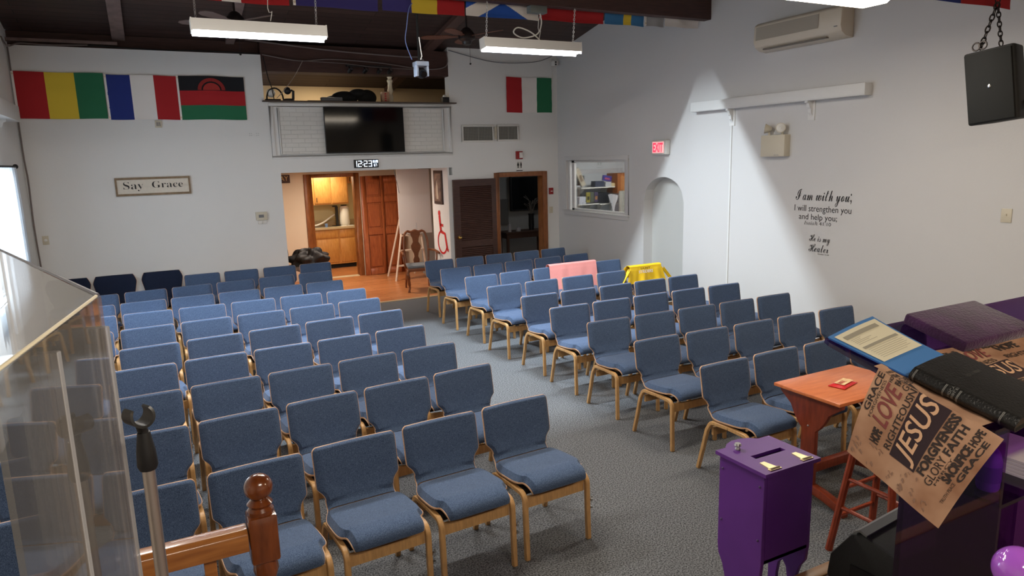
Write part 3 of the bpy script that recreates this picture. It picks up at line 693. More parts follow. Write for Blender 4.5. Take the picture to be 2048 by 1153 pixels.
MB().box(6.045, 6.11, 11.245, 11.26, 2.32, 2.42).build('strobe_lens', WHITEP, fa, bevel=.004)
rs = thing('restroom_sign', 'small white restroom sign with two black figures above the doorway', 'sign', (6.06, 11.29, 2.10))
MB().box(6.0, 6.125, 11.292, 11.30, 2.13, 2.26).build('plate', WHITEP, rs)
MB().box(6.0, 6.125, 11.292, 11.30, 2.09, 2.103).build('caption_strip', INK, rs)
fg = MB()
for cx_, sk in ((6.033, 1), (6.093, 0)):
    fg.prism([(cx_+.008*cos(q), 2.243+.008*sin(q)) for q in [2*pi*k/12 for k in range(12)]], 11.290, 11.292, 'y')
    w_ = .022 if sk else .016
    fg.prism([(cx_-.012, 2.232), (cx_-w_, 2.185), (cx_-.010, 2.185), (cx_-.009, 2.142), (cx_+.009, 2.142), (cx_+.010, 2.185), (cx_+w_, 2.185), (cx_+.012, 2.232)], 11.290, 11.292, 'y')
fg.box(6.062, 6.065, 11.29, 11.292, 2.14, 2.25)
fg.build('pictogram', INK, rs)
pl_ = thing('pull_station', 'red fire pull station beside the restroom doorway', 'alarm', (6.71, 11.28, 1.64))
MB().box(6.668, 6.75, 11.265, 11.3, 1.64, 1.76).build('pull_body', mat('alarm_red', (150, 26, 30), .4), pl_, bevel=.004)
MB().box(6.69, 6.728, 11.255, 11.265, 1.69, 1.705).build('pull_handle', WHITEP, pl_)
def switch(name, label, M, toggle=True, cat='switch', w=.075, h=.12):
    t = thing(name, label, cat, M.translation[:])
    m_ = MB().box(-w/2, w/2, -h/2, h/2, 0, .007); m_.v = [tuple(M @ Vector(v)) for v in m_.v]; m_.build('cover_plate', BEIGEP, t, bevel=.002)
    k = MB()
    if toggle: k.box(-.005, .005, -.002, .016, .007, .016)
    else: k.lathe([(.02, .007), (.018, .018), (.012, .02)], (0, 0, 0), 14)
    k.v = [tuple(M @ Vector(v)) for v in k.v]; k.build('toggle' if toggle else 'dimmer_knob', BEIGEP if toggle else WHITEP, t)
switch('light_switch', 'beige light switch under the red pull station', MBACK(6.712, 1.35, 11.299))
switch('dimmer_switch', 'beige dimmer knob plate by the window corner of the rear wall', MBACK(-1.246, 1.396, 11.299), False)
switch('light_switch', 'beige wide light switch on the text wall below the hanging speaker', MRIGHT(3.54, 1.695, 6.879), True, w=.09, h=.125)
th_ = thing('thermostat', 'beige thermostat with a grey display on the rear wall', 'thermostat', (1.56, 11.28, 1.44))
MB().box(1.475, 1.64, 11.265, 11.3, 1.49, 1.615).build('body', BEIGEP, th_, bevel=.005)
MB().box(1.515, 1.59, 11.262, 11.266, 1.53, 1.575).build('display', GREYP, th_)
MB().box(1.50, 1.62, 11.28, 11.3, 1.435, 1.485).tube([(1.56, 11.275, 1.435), (1.56, 11.275, 1.49)], .004).build('lower_plate', WHITEP, th_)
sn = thing('wall_sensor', 'small beige louvred sensor box under the striped flags', 'sensor', (.287, 11.28, 2.88))
MB().box(.245, .33, 11.27, 11.3, 2.88, 2.975).build('sensor_case', BEIGEP, sn, bevel=.004)
g = MB()
for i in range(4): g.box(.262+i*.014, .27+i*.014, 11.268, 11.27, 2.90, 2.955)
g.build('sensor_slots', GREYP, sn)
sc_ = thing('security_camera', 'small white twin-lens camera on its arm in the upper wall corner', 'camera', (6.80, 11.2, 3.95))
MB().tube([(6.79, 11.3, 4.05), (6.79, 11.22, 4.0)], .018).box(6.74, 6.82, 11.14, 11.26, 3.93, 4.01).build('camera_body', WHITEP, sc_, bevel=.004)
MB().sphere((6.765, 11.14, 3.985), .016).sphere((6.765, 11.14, 3.945), .016).build('lens', BLACK, sc_)
cb = MB().tube([(6.785, 11.285, 3.93), (6.78, 11.285, 3.7), (6.775, 11.285, 3.62)], .006, 6).build('camera_cable', WHITEP); tag(cb, 'short white cable hanging under the corner camera', 'cable')
# two tiny screw plates
for i, x in enumerate((1.50, 1.60)):
    for dx in (0, .025):
        for dz in (0, .03): tag(MB().sphere((x+dx, 11.298, 2.76+dz), .004, 6).build('screw', GREYP), 'tiny grey screw dot on the rear wall between the sun flag and the brick panel', 'screw', 'screw dots on the rear wall')

# ================================================================ RIGHT WALL OBJECTS
ex = thing('exit_sign', 'lit EXIT sign with red letters above the arched niche', 'sign', (6.86, 8.31, 2.32))
MB().box(6.80, 6.88, 8.15, 8.475, 2.315, 2.525).build('housing', WHITEP, ex, bevel=.012)
MB().box(6.796, 6.801, 8.20, 8.455, 2.34, 2.50).build('face_panel', mat('exit_face', (255, 170, 170), .4, emit=.35), ex)
l_ = MB(); put_text(l_, fit_text('EXIT', .225, .135, bold=.035), MRIGHT(8.44, 2.352, 6.794)); l_.build('lettering', mat('exit_red', (255, 30, 50), .4, emit=1.6), ex)
ac = thing('air_conditioner', 'cream split air conditioner high on the text wall', 'air conditioner', (6.78, 6.0, 3.53))
pr = [(6.88, 3.82), (6.72, 3.82), (6.675, 3.79), (6.665, 3.61), (6.69, 3.545), (6.76, 3.505), (6.88, 3.49)]
MB().prism([(a, b) for a, b in pr], 5.22, 6.42, 'y').build('case', mat('ac_cream', (214, 204, 186), .45), ac, bevel=.012)
MB().add([(6.668, 6.38, 3.77), (6.668, 5.50, 3.77), (6.659, 5.50, 3.62), (6.659, 6.38, 3.62)], [(0, 1, 2, 3)]).build('front_grille', mat('ac_grille', (170, 162, 148), .6), ac)
MB().box(6.70, 6.74, 5.42, 6.30, 3.508, 3.523).build('air_flap', mat('ac_flap', (120, 112, 102), .5), ac)
MB().box(6.66, 6.664, 5.26, 5.30, 3.60, 3.608).build('badge', GREYP, ac)
rb = MB().box(6.76, 6.88, 4.96, 7.60, 2.875, 3.0).box(6.755, 6.76, 4.97, 7.59, 2.88, 2.89)
rbt = thing('wall_shelf', 'long white boxed shelf on two scroll brackets below the air conditioner', 'shelf', (6.8, 6.4, 2.885))
rb.build('box_shelf', TRIMW, rbt, bevel=.004)
def bracket(y, parent, X=XR, s=-1, zt=2.885):
    b = MB(); cur_ = [(0, 0), (.11, 0), (.11, -.03), (.085, -.04), (.07, -.08), (.05, -.10), (.045, -.14), (.02, -.17), (.012, -.20), (0, -.2)]
    b.prism([(X+s*a, zt+c) for a, c in cur_], y-.02, y+.02, 'y'); b.box(*sorted((X, X+s*.014)), y-.045, y+.045, zt-.225, zt-.01)
    return b.build('bracket', TRIMW, parent)
bracket(6.93, rbt); bracket(5.70, rbt)
lsh = thing('wall_shelf', 'white boxed shelf on the window wall below the first striped flag', 'shelf', (-1.3, 9.5, 2.9))
MB().box(-1.37, -1.2, 8.0, 10.25, 2.90, 3.08).build('box_shelf', TRIMW, lsh, bevel=.004)
bracket(9.6, lsh, XL, 1, 2.90)
em_ = thing('emergency_light', 'beige emergency light box with two lamp heads on the text wall', 'light', (6.83, 6.17, 2.26))
MB().box(6.78, 6.88, 5.99, 6.35, 2.258, 2.513).build('battery_box', BEIGEP, em_, bevel=.004)
for yy, ry in ((6.27, -.9), (6.07, .75)):
    M = Matrix.Translation((6.80, yy, 2.59)) @ Matrix.Rotation(ry, 4, 'Z') @ Matrix.Rotation(-pi/2+.15, 4, 'Y')
    hd = MB().lathe([(.02, -.05), (.035, -.03), (.055, .02), (.058, .03)], (0, 0, 0), 18, 0, M).tube([(6.83, yy, 2.51), (6.83, yy, 2.57)], .014).build('lamp_head', BEIGEP, em_)
    MB().lathe([(.05, .032), (.045, .036)], (0, 0, 0), 18, 0, M).lathe([(.018, .036), (.01, .046)], (0, 0, 0), 12, 0, M).build('lamp_lens', WHITEP, hd)
l_ = MB(); put_text(l_, fit_text('dual-lite', .075, .014), MRIGHT(6.14, 2.27, 6.778)); l_.build('badge_lettering', GREYP, em_)
wc = MB().box(6.868, 6.88, 6.93, 6.955, .1, 2.885).build('cable_channel', TRIMW); tag(wc, 'thin white cable channel running down from the boxed shelf', 'cable channel')
# wall lettering
def decal(name, label, lines):
    mb = MB()
    for (txt, y, z, w_, h_, kw) in lines: put_text(mb, fit_text(txt, w_, h_, **kw), MRIGHT(y, z, 6.877))
    tag(mb.build(name, INK), label, 'wall lettering')
decal('verse_lettering', 'black Isaiah verse lettering starting I am with you on the wall',
      [('𝓘 𝓪𝓶 𝔀𝓲𝓽𝓱 𝔂𝓸𝓾;', 5.87, 1.685, .75, .19, {}), ('I will strengthen you', 5.88, 1.595, .765, .095, {}), ('and help you;', 5.81, 1.50, .52, .09, {}), ('𝐼𝑠𝑎𝑖𝑎ℎ 41:10', 5.735, 1.462, .37, .045, {})])
decal('healer_lettering', 'small black handwritten He is my Healer lettering below the verse',
      [('𝓗𝓮 𝓲𝓼 𝓶𝔂', 5.65, 1.235, .285, .12, {'sx': .8}), ('𝓗𝓮𝓪𝓵𝓮𝓻', 5.65, 1.15, .27, .095, {}), ('Exodus 15:26', 5.52, 1.125, .15, .015, {})])
# ================================================================ HANGING SPEAKER
sp = thing('hanging_speaker', 'black speaker hung on chains in the upper corner by the text wall', 'speaker', (6.1, 3.4, 2.5), 0)
# cabinet leans forward; profile in (y, z) swept along x, turned about z
Msp = Matrix.Translation((6.10, 3.30, 2.79)) @ Matrix.Rotation(R(-86), 4, 'Z') @ Matrix.Rotation(R(-7), 4, 'Y') @ Matrix.Rotation(R(3), 4, 'X')
MB().prism([(-.175, -.13), (.175, -.13), (.185, -.10), (.13, .15), (-.13, .15), (-.185, -.10)], -.285, .285, 'z', M=Msp).build('cabinet', mat('speaker_black', (26, 27, 26), .6, bump=.3, bscale=300), sp, bevel=.018)
MB().box(-.165, .165, -.142, -.13, -.27, .27, M=Msp).build('grille', mat('grille_black', (22, 24, 23), .8), sp, bevel=.01)
MB().sphere(tuple(Msp @ Vector((0, -.144, .0))), .014, 8, sc=(.3, 1, 1.2)).build('badge', METAL, sp)
MB().sphere(tuple(Msp @ Vector((.20, .05, -.2))), .03, 8).tube([tuple(Msp @ Vector((.15, .05, -.15))), tuple(Msp @ Vector((.22, .08, -.22))), (6.5, 2.95, 2.6)], .012).build('swivel_cable', BLACKM, sp)
c = MB(); top = (6.08, 3.35, 3.42)
chain(c, top, Msp @ Vector((-.11, 0, .31)), .055, .006); chain(c, top, Msp @ Vector((.04, 0, .30)), .05, .005)
chain(c, top, (6.08, 3.35, ceil_z(3.35)), .06, .005)
for dx in (-.13, -.08): 
    p = Msp @ Vector((dx, -.02, .335)); c.tube([p+Vector((0, .03*cos(q), .03*sin(q))) for q in [2*pi*k/12 for k in range(12)]], .007, 6, closed=True)
c.build('hanging_chain', mat('dark_steel', (60, 56, 54), .35, 1), sp)
# ================================================================ CEILING FANS, CAMERAS, CABLES
def fan(x, y, zc, label, rot, bl):
    t = thing('ceiling_fan', label, 'fan', (x, y, zc), 0, 'dark ceiling fans under the planks')
    DB = mat('fan_bronze', (44, 36, 34), .4)
    MB().lathe([(.065, 0), (.06, .03), (.02, .06)], (x, y, ceil_z(y)-.07), 16).build('canopy', DB, t)
    MB().tube([(x, y, zc+.05), (x, y, ceil_z(y)-.03)], .014).build('downrod', DB, t)
    MB().lathe([(.03, .12), (.06, .10), (.10, .05), (.125, .01), (.12, -.04), (.07, -.07), (.06, -.11), (.03, -.12)], (x, y, zc), 20).build('motor', DB, t)
    for k in range(5):
        M = Matrix.Translation((x, y, zc)) @ Matrix.Rotation(rot+2*pi*k/5, 4, 'Z') @ Matrix.Rotation(.2, 4, 'X')
        b = MB(); out = [(.12, -.025), (.2, -.03), (.28, -.06), (.55, -.072), (.63, -.05), (.66, 0), (.63, .05), (.55, .072), (.28, .06), (.2, .03), (.12, .025)]
        b.prism(out, -.004, .004, 'z', M=M); b.build('blade', bl, t)
    c = MB(); p = (x+.02, y-.05, zc-.1)
    c.tube([p, (x+.02, y-.05, zc-.36)], .0025, 5); c.sphere((x+.02, y-.05, zc-.38), .014, 8); c.build('pull_chain', BLACKM, t)
fan(4.30, 9.5, 4.04, 'dark ceiling fan with brown blades behind the tube light near the text wall', .1, mat('fan_blade_brown', (112, 66, 46), .5))
fan(1.20, 9.4, 4.03, 'ceiling fan with greyish blades half hidden behind the window-side tube light', .25, mat('fan_blade_grey', (104, 86, 80), .5))
pz = thing('ceiling_camera', 'silver pan-tilt camera on a pole hanging before the loft opening', 'camera', (2.89, 7.62, 3.2))
MB().tube([(2.86, 7.62, 4.9), (2.86, 7.62, 3.42)], .013).tube([(2.875, 7.6, 3.62), (2.875, 7.6, 3.40)], .006).build('pole', BLACKM, pz)
MB().tube([(2.865, 7.60, 3.66), (2.885, 7.60, 3.46), (2.87, 7.60, 3.42)], .008).build('bright_bracket', METAL, pz)
MB().box(2.80, 2.945, 7.54, 7.68, 3.35, 3.40).box(2.80, 2.825, 7.55, 7.65, 3.24, 3.36).box(2.92, 2.945, 7.55, 7.65, 3.24, 3.36).build('yoke', mat('silver_plastic', (150, 160, 178), .4), pz, bevel=.006)
MB().sphere((2.873, 7.6, 3.275), .058, 12).build('head', BLACK, pz)
MB().tube([(2.873, 7.56, 3.27), (2.873, 7.52, 3.255)], .036, 16).build('lens', mat('lens_glass', (12, 12, 16), .08), pz)
cbl = [([(2.83, 7.6, 4.03), (2.76, 7.58, 3.95), (2.72, 7.58, 3.75), (2.70, 7.58, 3.6), (2.77, 7.6, 3.42)], .005, mat('blue_grey_cable', (110, 130, 190), .5), 'blue-grey cable running down the camera pole'),
       ([(1.3, 7.34, 4.25), (1.6, 7.34, 4.02), (1.95, 7.34, 4.0), (2.3, 7.34, 4.1), (2.6, 7.34, 4.4)], .004, mat('blue_grey_cable', (110, 130, 190), .5), 'blue-grey cable looping across the indigo flag'),
       ([(-.45, 11.25, 3.955), (.4, 11.25, 3.93), (1.0, 11.25, 3.945), (1.73, 11.27, 3.935)], .008, BLACKM, 'black cable lying along the top of the rear wall'),
       ([(1.55, 11.26, 4.13), (2.8, 11.26, 4.03), (3.9, 11.26, 3.985), (4.25, 11.26, 3.98), (4.33, 11.26, 3.85), (4.36, 11.26, 3.82)], .012, mat('grey_conduit', (120, 108, 104), .5), 'grey conduit along the top of the dark header beam'),
       ([(1.77, 11.27, 3.93), (2.3, 11.27, 3.86), (2.8, 11.27, 3.90), (3.6, 11.27, 3.87), (4.3, 11.27, 3.80), (4.7, 11.27, 3.86), (4.72, 11.27, 4.1)], .009, mat('grey_conduit', (120, 108, 104), .5), 'grey cable sagging along the middle of the header beam'),
       ([(2.3, 11.25, 3.86), (3.0, 11.25, 3.84), (3.5, 11.25, 3.80), (4.2, 11.25, 3.79)], .006, mat('grey_conduit', (120, 108, 104), .5), 'thin grey cable lowest on the header beam'),
       ([(2.35, 11.24, 3.86), (2.2, 11.22, 3.62), (2.02, 11.22, 3.40), (1.92, 11.22, 3.30)], .005, mat('pale_cable', (150, 140, 130), .5), 'pale cable slanting from the header beam to the loft camera'),
       ([(1.78, 11.25, 3.90), (1.82, 11.22, 3.6), (1.86, 11.22, 3.45), (1.88, 11.22, 3.28)], .007, BLACKM, 'black cables dropping beside the loft opening'),
       ([(4.76, 11.28, 4.12), (5.6, 11.26, 3.96), (6.4, 11.26, 3.99), (6.8, 11.26, 4.12)], .007, GREYP, 'grey cable sagging across the wall above the red, white and green flag'),
       ([(-1.345, 11.28, 3.9), (-1.35, 11.28, 2.6), (-1.34, 11.285, 2.2), (-1.352, 11.285, 1.6), (-1.34, 11.285, .9)], .011, mat('grey_conduit', (120, 108, 104), .5), 'grey cable running down the window corner of the rear wall'),
       ([(-1.36, 11.0, 3.98), (-1.33, 11.2, 3.9), (-1.2, 11.27, 3.95), (-.9, 11.27, 3.94), (-.45, 11.27, 3.96)], .009, mat('grey_conduit', (120, 108, 104), .5), 'tangled grey cable in the upper window corner'),
       ([(.88, 7.36, 4.12), (1.0, 7.4, 3.98), (1.15, 7.4, 4.02), (1.14, 7.4, 4.1), (1.0, 7.4, 4.08)], .009, WHITEP, 'white cord loop above the window-side tube light')]
for pts, r_, m_, lb in cbl:
    P_ = crom([tuple(p) for p in pts], 6); tag(MB().tube(P_, r_, 6).build('cable', m_), lb, 'cable')
jb = thing('junction_box', 'grey metal junction box on the beam above the hanging tube light', 'box', (4.28, 7.5, 4.0))
MB().box(4.17, 4.39, 7.40, 7.50, 3.97, 4.05).build('box_body', mat('galvanised', (120, 128, 126), .5, .3), jb, bevel=.004)
lp = [(4.32, 7.45, 3.97), (4.33, 7.44, 3.86), (4.27, 7.44, 3.74), (4.08, 7.44, 3.69), (3.96, 7.44, 3.74), (4.02, 7.44, 3.80), (4.18, 7.44, 3.76), (4.30, 7.44, 3.68)]
MB().tube(crom(lp, 6), .008, 6).build('looped_cord', WHITEP, jb)
# spotlight track on the header beam
tr = thing('spotlight_track', 'black track with four small spotlights on the header beam', 'light', (3.3, 11.25, 3.78))
MB().box(3.02, 3.75, 11.25, 11.30, 3.80, 3.83).build('track', BLACK, tr)
for x in (3.06, 3.30, 3.53, 3.70):
    M = Matrix.Translation((x, 11.2, 3.74)) @ Matrix.Rotation(.5, 4, 'Y') @ Matrix.Rotation(1.0, 4, 'X')
    h_ = MB().lathe([(.02, -.06), (.032, -.04), (.034, .04)], (0, 0, 0), 14, 0, M).tube([(x, 11.27, 3.8), (x, 11.2, 3.75)], .008).build('spotlight', BLACK, tr)
    MB().lathe([(.028, .042), (.02, .044)], (0, 0, 0), 12, 0, M).build('lens', METAL, h_)
# loft contents
lc = thing('loft_camera', 'black pan-tilt camera standing on the loft ledge', 'camera', (2.12, 11.38, 3.268))
MB().lathe([(.09, 0), (.085, .03), (.06, .04)], (2.12, 11.38, 3.268), 20).build('base', BLACK, lc)
MB().tube([(2.19, 11.38, 3.30), (2.20, 11.38, 3.42), (2.15, 11.38, 3.44)], .02).build('arm', BLACK, lc); MB().sphere((2.11, 11.36, 3.425), .055, 12).build('head', BLACK, lc)
gl = thing('globe_lamp', 'white globe in a black bracket at the loft corner', 'lamp', (1.87, 11.40, 3.268))
MB().sphere((1.87, 11.40, 3.39), .065, 14).build('globe', WHITEP, gl)
MB().box(1.78, 2.0, 11.34, 11.44, 3.268, 3.30).tube([(1.80+.12*(1-cos(q)), 11.36, 3.30+.16*sin(q)) for q in [pi*k/12 for k in range(13)]], .012).build('bracket', BLACKM, gl)
for (x0, x1, z1, lb, nm, cm) in ((2.62, 2.95, 3.34, 'pale slatted case on the loft ledge', 'case', GREYP), (3.60, 3.72, 3.44, 'tan box beside the turned post in the loft', 'box', mat('tan_card', (178, 140, 112), .7))):
    t = thing('loft_'+nm, lb, nm, ((x0+x1)/2, 11.4, 3.268)); MB().box(x0, x1, 11.36, 11.46, 3.268, z1).build('case_body', cm, t, bevel=.008)
    if nm == 'box': 
        q = MB(); 
        for k in range(4): q.box(x0+.04, x0+.07, 11.357, 11.36, 3.29+k*.035, 3.31+k*.035)
        q.build('red_print', RED, t)
    else: MB().box(x0-.22, x1+.35, 11.33, 11.36, 3.268, 3.285).build('front_board', BLACKM, t)
bg_ = thing('equipment_bag', 'black soft bag heap lying in the loft', 'bag', (3.15, 11.55, 3.2))
b = MB(); 
for (x, z, rx, rz_) in ((3.05, 3.35, .22, .11), (3.28, 3.42, .16, .08), (3.42, 3.36, .16, .13), (2.88, 3.33, .14, .06)): b.sphere((x, 11.62, z), 1, 14, sc=(rx, .12, rz_))
b.build('bag_body', BLACKM, bg_)
ps = thing('turned_post', 'white turned wooden post in the loft opening', 'post', (3.82, 11.6, 3.2))
MB().lathe([(.045, 0), (.045, .2), (.03, .22), (.05, .28), (.036, .32), (.036, .40), (.05, .44), (.03, .47), (.045, .50), (.045, .62)], (3.82, 11.6, 3.2), 18).build('post_shaft', mat('cream_gloss', (236, 224, 196), .4), ps)
bx = thing('small_speaker', 'small black box with a white cap at the end of the loft ledge', 'speaker', (4.68, 11.3, 3.268))
MB().box(4.61, 4.73, 11.25, 11.37, 3.268, 3.36).build('speaker_body', BLACK, bx, bevel=.004); MB().sphere((4.67, 11.31, 3.37), .035, 10).build('dome', WHITEP, bx)
# ================================================================ LOBBY AND KITCHEN
def raised_cab(parent, x0, x1, z0, z1, y, name='door_front', handle=None):
    d = MB().box(x0, x1, y-.02, y, z0, z1).build(name, HONEY, parent, bevel=.004)
    if handle: MB().box(handle[0]-.006, handle[0]+.006, y-.032, y-.02, handle[1]-.05, handle[1]+.05).build('handle', BLACKM, d)
    return d
uc = thing('wall_cabinet', 'honey wood wall cabinets seen through the kitchen doorway', 'cabinet', (3.6, 15.9, 1.42))
MB().box(2.6, 4.03, 15.62, 16.2, 1.42, 2.12).build('body', HONEY, uc)
raised_cab(uc, 3.05, 3.27, 1.45, 2.10, 15.62, handle=(3.24, 1.53)); raised_cab(uc, 3.29, 3.64, 1.45, 2.10, 15.62, handle=(3.33, 1.53)); raised_cab(uc, 3.66, 4.01, 1.45, 2.10, 15.62)
uc2 = thing('wall_cabinet', 'short honey wood cabinet above the dispenser in the kitchen', 'cabinet', (4.3, 15.9, 1.85))
MB().box(4.035, 4.6, 15.75, 16.2, 1.86, 2.12).build('body', HONEY, uc2); raised_cab(uc2, 4.06, 4.4, 1.88, 2.10, 15.75, handle=(4.12, 1.95))
lc_ = thing('base_cabinet', 'honey wood kitchen base cabinets below the counter', 'cabinet', (3.5, 15.7, 0))
MB().box(2.6, 4.10, 15.52, 16.18, .1, .88).build('body', HONEY, lc_); MB().box(2.6, 4.10, 15.58, 16.18, .005, .1).build('toe_kick', BLACKM, lc_)
for a, b, z0, z1 in ((2.62, 3.22, .14, .66), (3.25, 3.72, .14, .66), (3.76, 4.08, .14, .66)): raised_cab(lc_, a, b, z0, z1, 15.52)
for a, b in ((2.9, 3.72), (3.76, 4.08)): raised_cab(lc_, a, b, .69, .85, 15.52, 'drawer')
ctp = thing('countertop', 'beige kitchen countertop with a low backsplash', 'countertop', (3.4, 15.8, .88))
MB().box(2.6, 4.3, 15.48, 16.19, .88, .92).box(2.6, 4.3, 16.15, 16.19, .92, 1.02).build('slab', mat('counter_beige', (196, 176, 140), .4), ctp)
MB().box(3.05, 3.65, 15.6, 16.0, .915, .924).build('sink_basin', METAL, ctp)
df = thing('drink_dispenser', 'white rounded drink dispenser on the kitchen counter', 'dispenser', (3.92, 15.8, .92))
MB().lathe([(.10, 0), (.115, .05), (.105, .40), (.07, .44)], (3.96, 15.8, .925), 24).build('tank', WHITEP, df)
MB().box(3.76, 3.81, 15.74, 15.82, .925, 1.36).box(3.68, 3.86, 15.7, 15.86, .922, .935).box(3.7, 3.80, 15.75, 15.81, 1.35, 1.38).build('stand', BLACK, df)
MB().lathe([(.07, 0), (.06, .02)], (3.96, 15.8, 1.365), 20).build('lid', BLACK, df)
fc = thing('faucet', 'white hose-like faucet at the kitchen sink', 'faucet', (3.45, 15.9, .92))
MB().tube(crom([(3.15, 15.8, .98), (3.3, 15.8, .96), (3.5, 15.85, 1.02), (3.68, 15.85, 1.14), (3.75, 15.82, 1.18)], 5), .018, 8).tube([(3.15, 15.8, .93), (3.15, 15.8, 1.0), (3.10, 15.8, 1.04)], .025).build('hose_spout', WHITEP, fc)
cp_b = MB().lathe([(.03, 0), (.035, .08)], (3.5, 15.62, .921), 14).build('cup', mat('blue_cup', (110, 140, 190), .4)); tag(cp_b, 'small blue cup on the kitchen counter', 'cup')
for n, (x, y) in enumerate(((3.82, 15.56), (3.98, 15.58))):
    tag(MB().box(x, x+.12, y, y+.09, .922, .935).build('napkin', WHITEP), ['folded white paper on the counter edge by the dispenser', 'folded white paper on the counter near the doorway jamb'][n], 'paper')
# sign, jackets on an office chair
ds = thing('framed_sign', 'small dark framed sign ending in AY at the lobby opening', 'sign', (2.42, 14.15, 1.96))
MB().box(2.2, 2.54, 14.165, 14.195, 1.96, 2.115).build('board', mat('dark_sign', (70, 44, 36), .6), ds)
l_ = MB(); put_text(l_, fit_text('DAY', .24, .09), MBACK(2.27, 2.005, 14.163)); l_.build('lettering', mat('sign_gold', (206, 176, 120), .6), ds)
oc = thing('office_chair', 'office chair heaped with black jackets inside the lobby opening', 'chair', (2.52, 13.0, 0))
MB().tube([(2.40, 13.0, .05), (2.40, 13.0, .45)], .03).tube([(2.15, 13.0, .06), (2.65, 13.0, .06)], .02).tube([(2.40, 12.75, .06), (2.40, 13.25, .06)], .02).build('pedestal', BLACK, oc)
MB().box(2.12, 2.62, 12.75, 13.2, .43, .5).build('seat', mat('grey_upholstery', (120, 112, 108), .9), oc, bevel=.03)
MB().grid(lambda u, v: (2.12+.06*sin(v*3)-.05*v, 12.78+.42*u, .5+.6*v), 6, 10, th=.05).build('backrest', BLACKM, oc)
rr = random.Random(4)
def lump(u, v):
    a = 2*pi*u; b = pi*v; r = 1+.16*sin(5*a+3*b)+.1*sin(9*a-4*b)+.08*cos(7*b)
    return (2.54+.33*r*sin(b)*cos(a), 12.95+.24*r*sin(b)*sin(a), .60-.22*r*cos(b)*(1.0 if cos(b) > 0 else .8)+.0)
jk = MB().grid(lump, 60, 30).build('jacket', mat('black_padded_cloth', (22, 20, 22), .6, bump=.4, bscale=30)); tag(jk, 'black puffy jacket heaped over the office chair in the lobby', 'jacket')
# step ladder with large white board
ld = thing('step_ladder', 'pale step ladder standing behind the white board', 'ladder', (4.53, 13.2, 0))
LW = mat('ladder_white', (214, 196, 178), .6)
def rail(x0, y0, x1, y1, z): return MB().tube([(x0, y0, 0), (x1, y1, z)], .022, 6)
for (a, b) in ((4.20, 4.60), (4.86, 4.78)): rail(a, 13.05, b, 13.35, 1.75).build('front_rail', LW, ld)
for (a, b) in ((4.26, 4.60), (4.84, 4.74)): rail(a, 13.75, b, 13.40, 1.7).build('rear_rail', LW, ld)
for k in range(5):
    z = .28+.29*k; u = z/1.75
    MB().box(4.20+.40*u, 4.86-.08*u, 13.02+.3*u, 13.12+.3*u, z, z+.025).build('tread', LW, ld)
MB().box(4.58, 4.80, 13.28, 13.44, 1.74, 1.77).build('top_cap', LW, ld)
wb = thing('white_board', 'large blank white board leaning against the step ladder', 'board', (4.62, 12.98, .93))
Mb = Matrix.Translation((4.62, 12.93, .93)) @ Matrix.Rotation(R(-5), 4, 'X') @ Matrix.Rotation(R(1.5), 4, 'Y')
MB().box(-.33, .33, 0, .02, 0, 1.24, M=Mb).build('panel', mat('blank_board', (206, 200, 198), .5), wb)
MB().tube([(4.62, 12.9, 1.14), (4.62, 12.88, .86)], .006).box(4.45, 4.72, 12.88, 12.93, .90, .925).build('clip', METAL, wb)
MB().tube([(4.23, 12.9, 2.19), (4.31, 12.9, 1.72)], .006).build('cord', GREYP, wb)
# side wall pieces: poster, wheelchair sign, drape
ps_ = thing('framed_picture', 'dark framed picture high on the white side wall beside the opening', 'picture', (4.66, 11.58, 1.6))
MB().box(4.635, 4.66, 11.54, 11.92, 1.55, 2.14).build('frame', mat('dark_frame', (48, 26, 24), .5), ps_)
MB().box(4.63, 4.636, 11.58, 11.88, 1.60, 2.09).build('print', mat('picture_print', (150, 120, 104), .5, c2=(60, 42, 40), nscale=7), ps_)
MB().prism([(11.70, 1.64), (11.78, 1.64), (11.79, 1.85), (11.75, 1.97), (11.71, 1.86)], 4.626, 4.63, 'x').build('pale_figure', mat('picture_pale', (196, 180, 160), .6), ps_)
wh = thing('wheelchair_symbol', 'red wheelchair symbol on the white side wall by the louver door', 'sign', (4.655, 11.7, .7))
Mw = Matrix(((0, 0, -1, 4.656), (-1.25, 0, 0, 11.86), (0, 1, 0, .64), (0, 0, 0, 1)))
q = MB()
def pl_strip(pts, w_):
    o, i_ = bent(pts, w_); n = len(pts)
    q.add([Mw @ Vector((a, b, .001)) for a, b in o+i_], [(k, k+1, n+k+1, n+k) for k in range(n-1)])
q.add([Mw @ Vector((.075+.045*cos(t), .745+.05*sin(t), .001)) for t in [2*pi*k/16 for k in range(16)]], [tuple(range(16))])
pl_strip([(.08, .70), (.095, .55), (.115, .42)], .07); pl_strip([(.10, .54), (.21, .53)], .05); pl_strip([(.115, .42), (.26, .39), (.33, .12), (.37, .10)], .06)
pl_strip([(.155+.165*cos(t), .23+.20*sin(t)) for t in [R(110+14*k) for k in range(17)]], .036)
q.build('red_figure', mat('sign_red', (206, 34, 40), .5), wh)
dp = MB().grid(lambda u, v: (4.75+.35*u, 12.30+.03*sin(u*16), .1+2.05*v+.0*u), 30, 4, th=.006).build('drape', mat('pale_drape', (214, 196, 172), .8)); tag(dp, 'pale cloth drape hanging beyond the white board in the lobby', 'curtain')
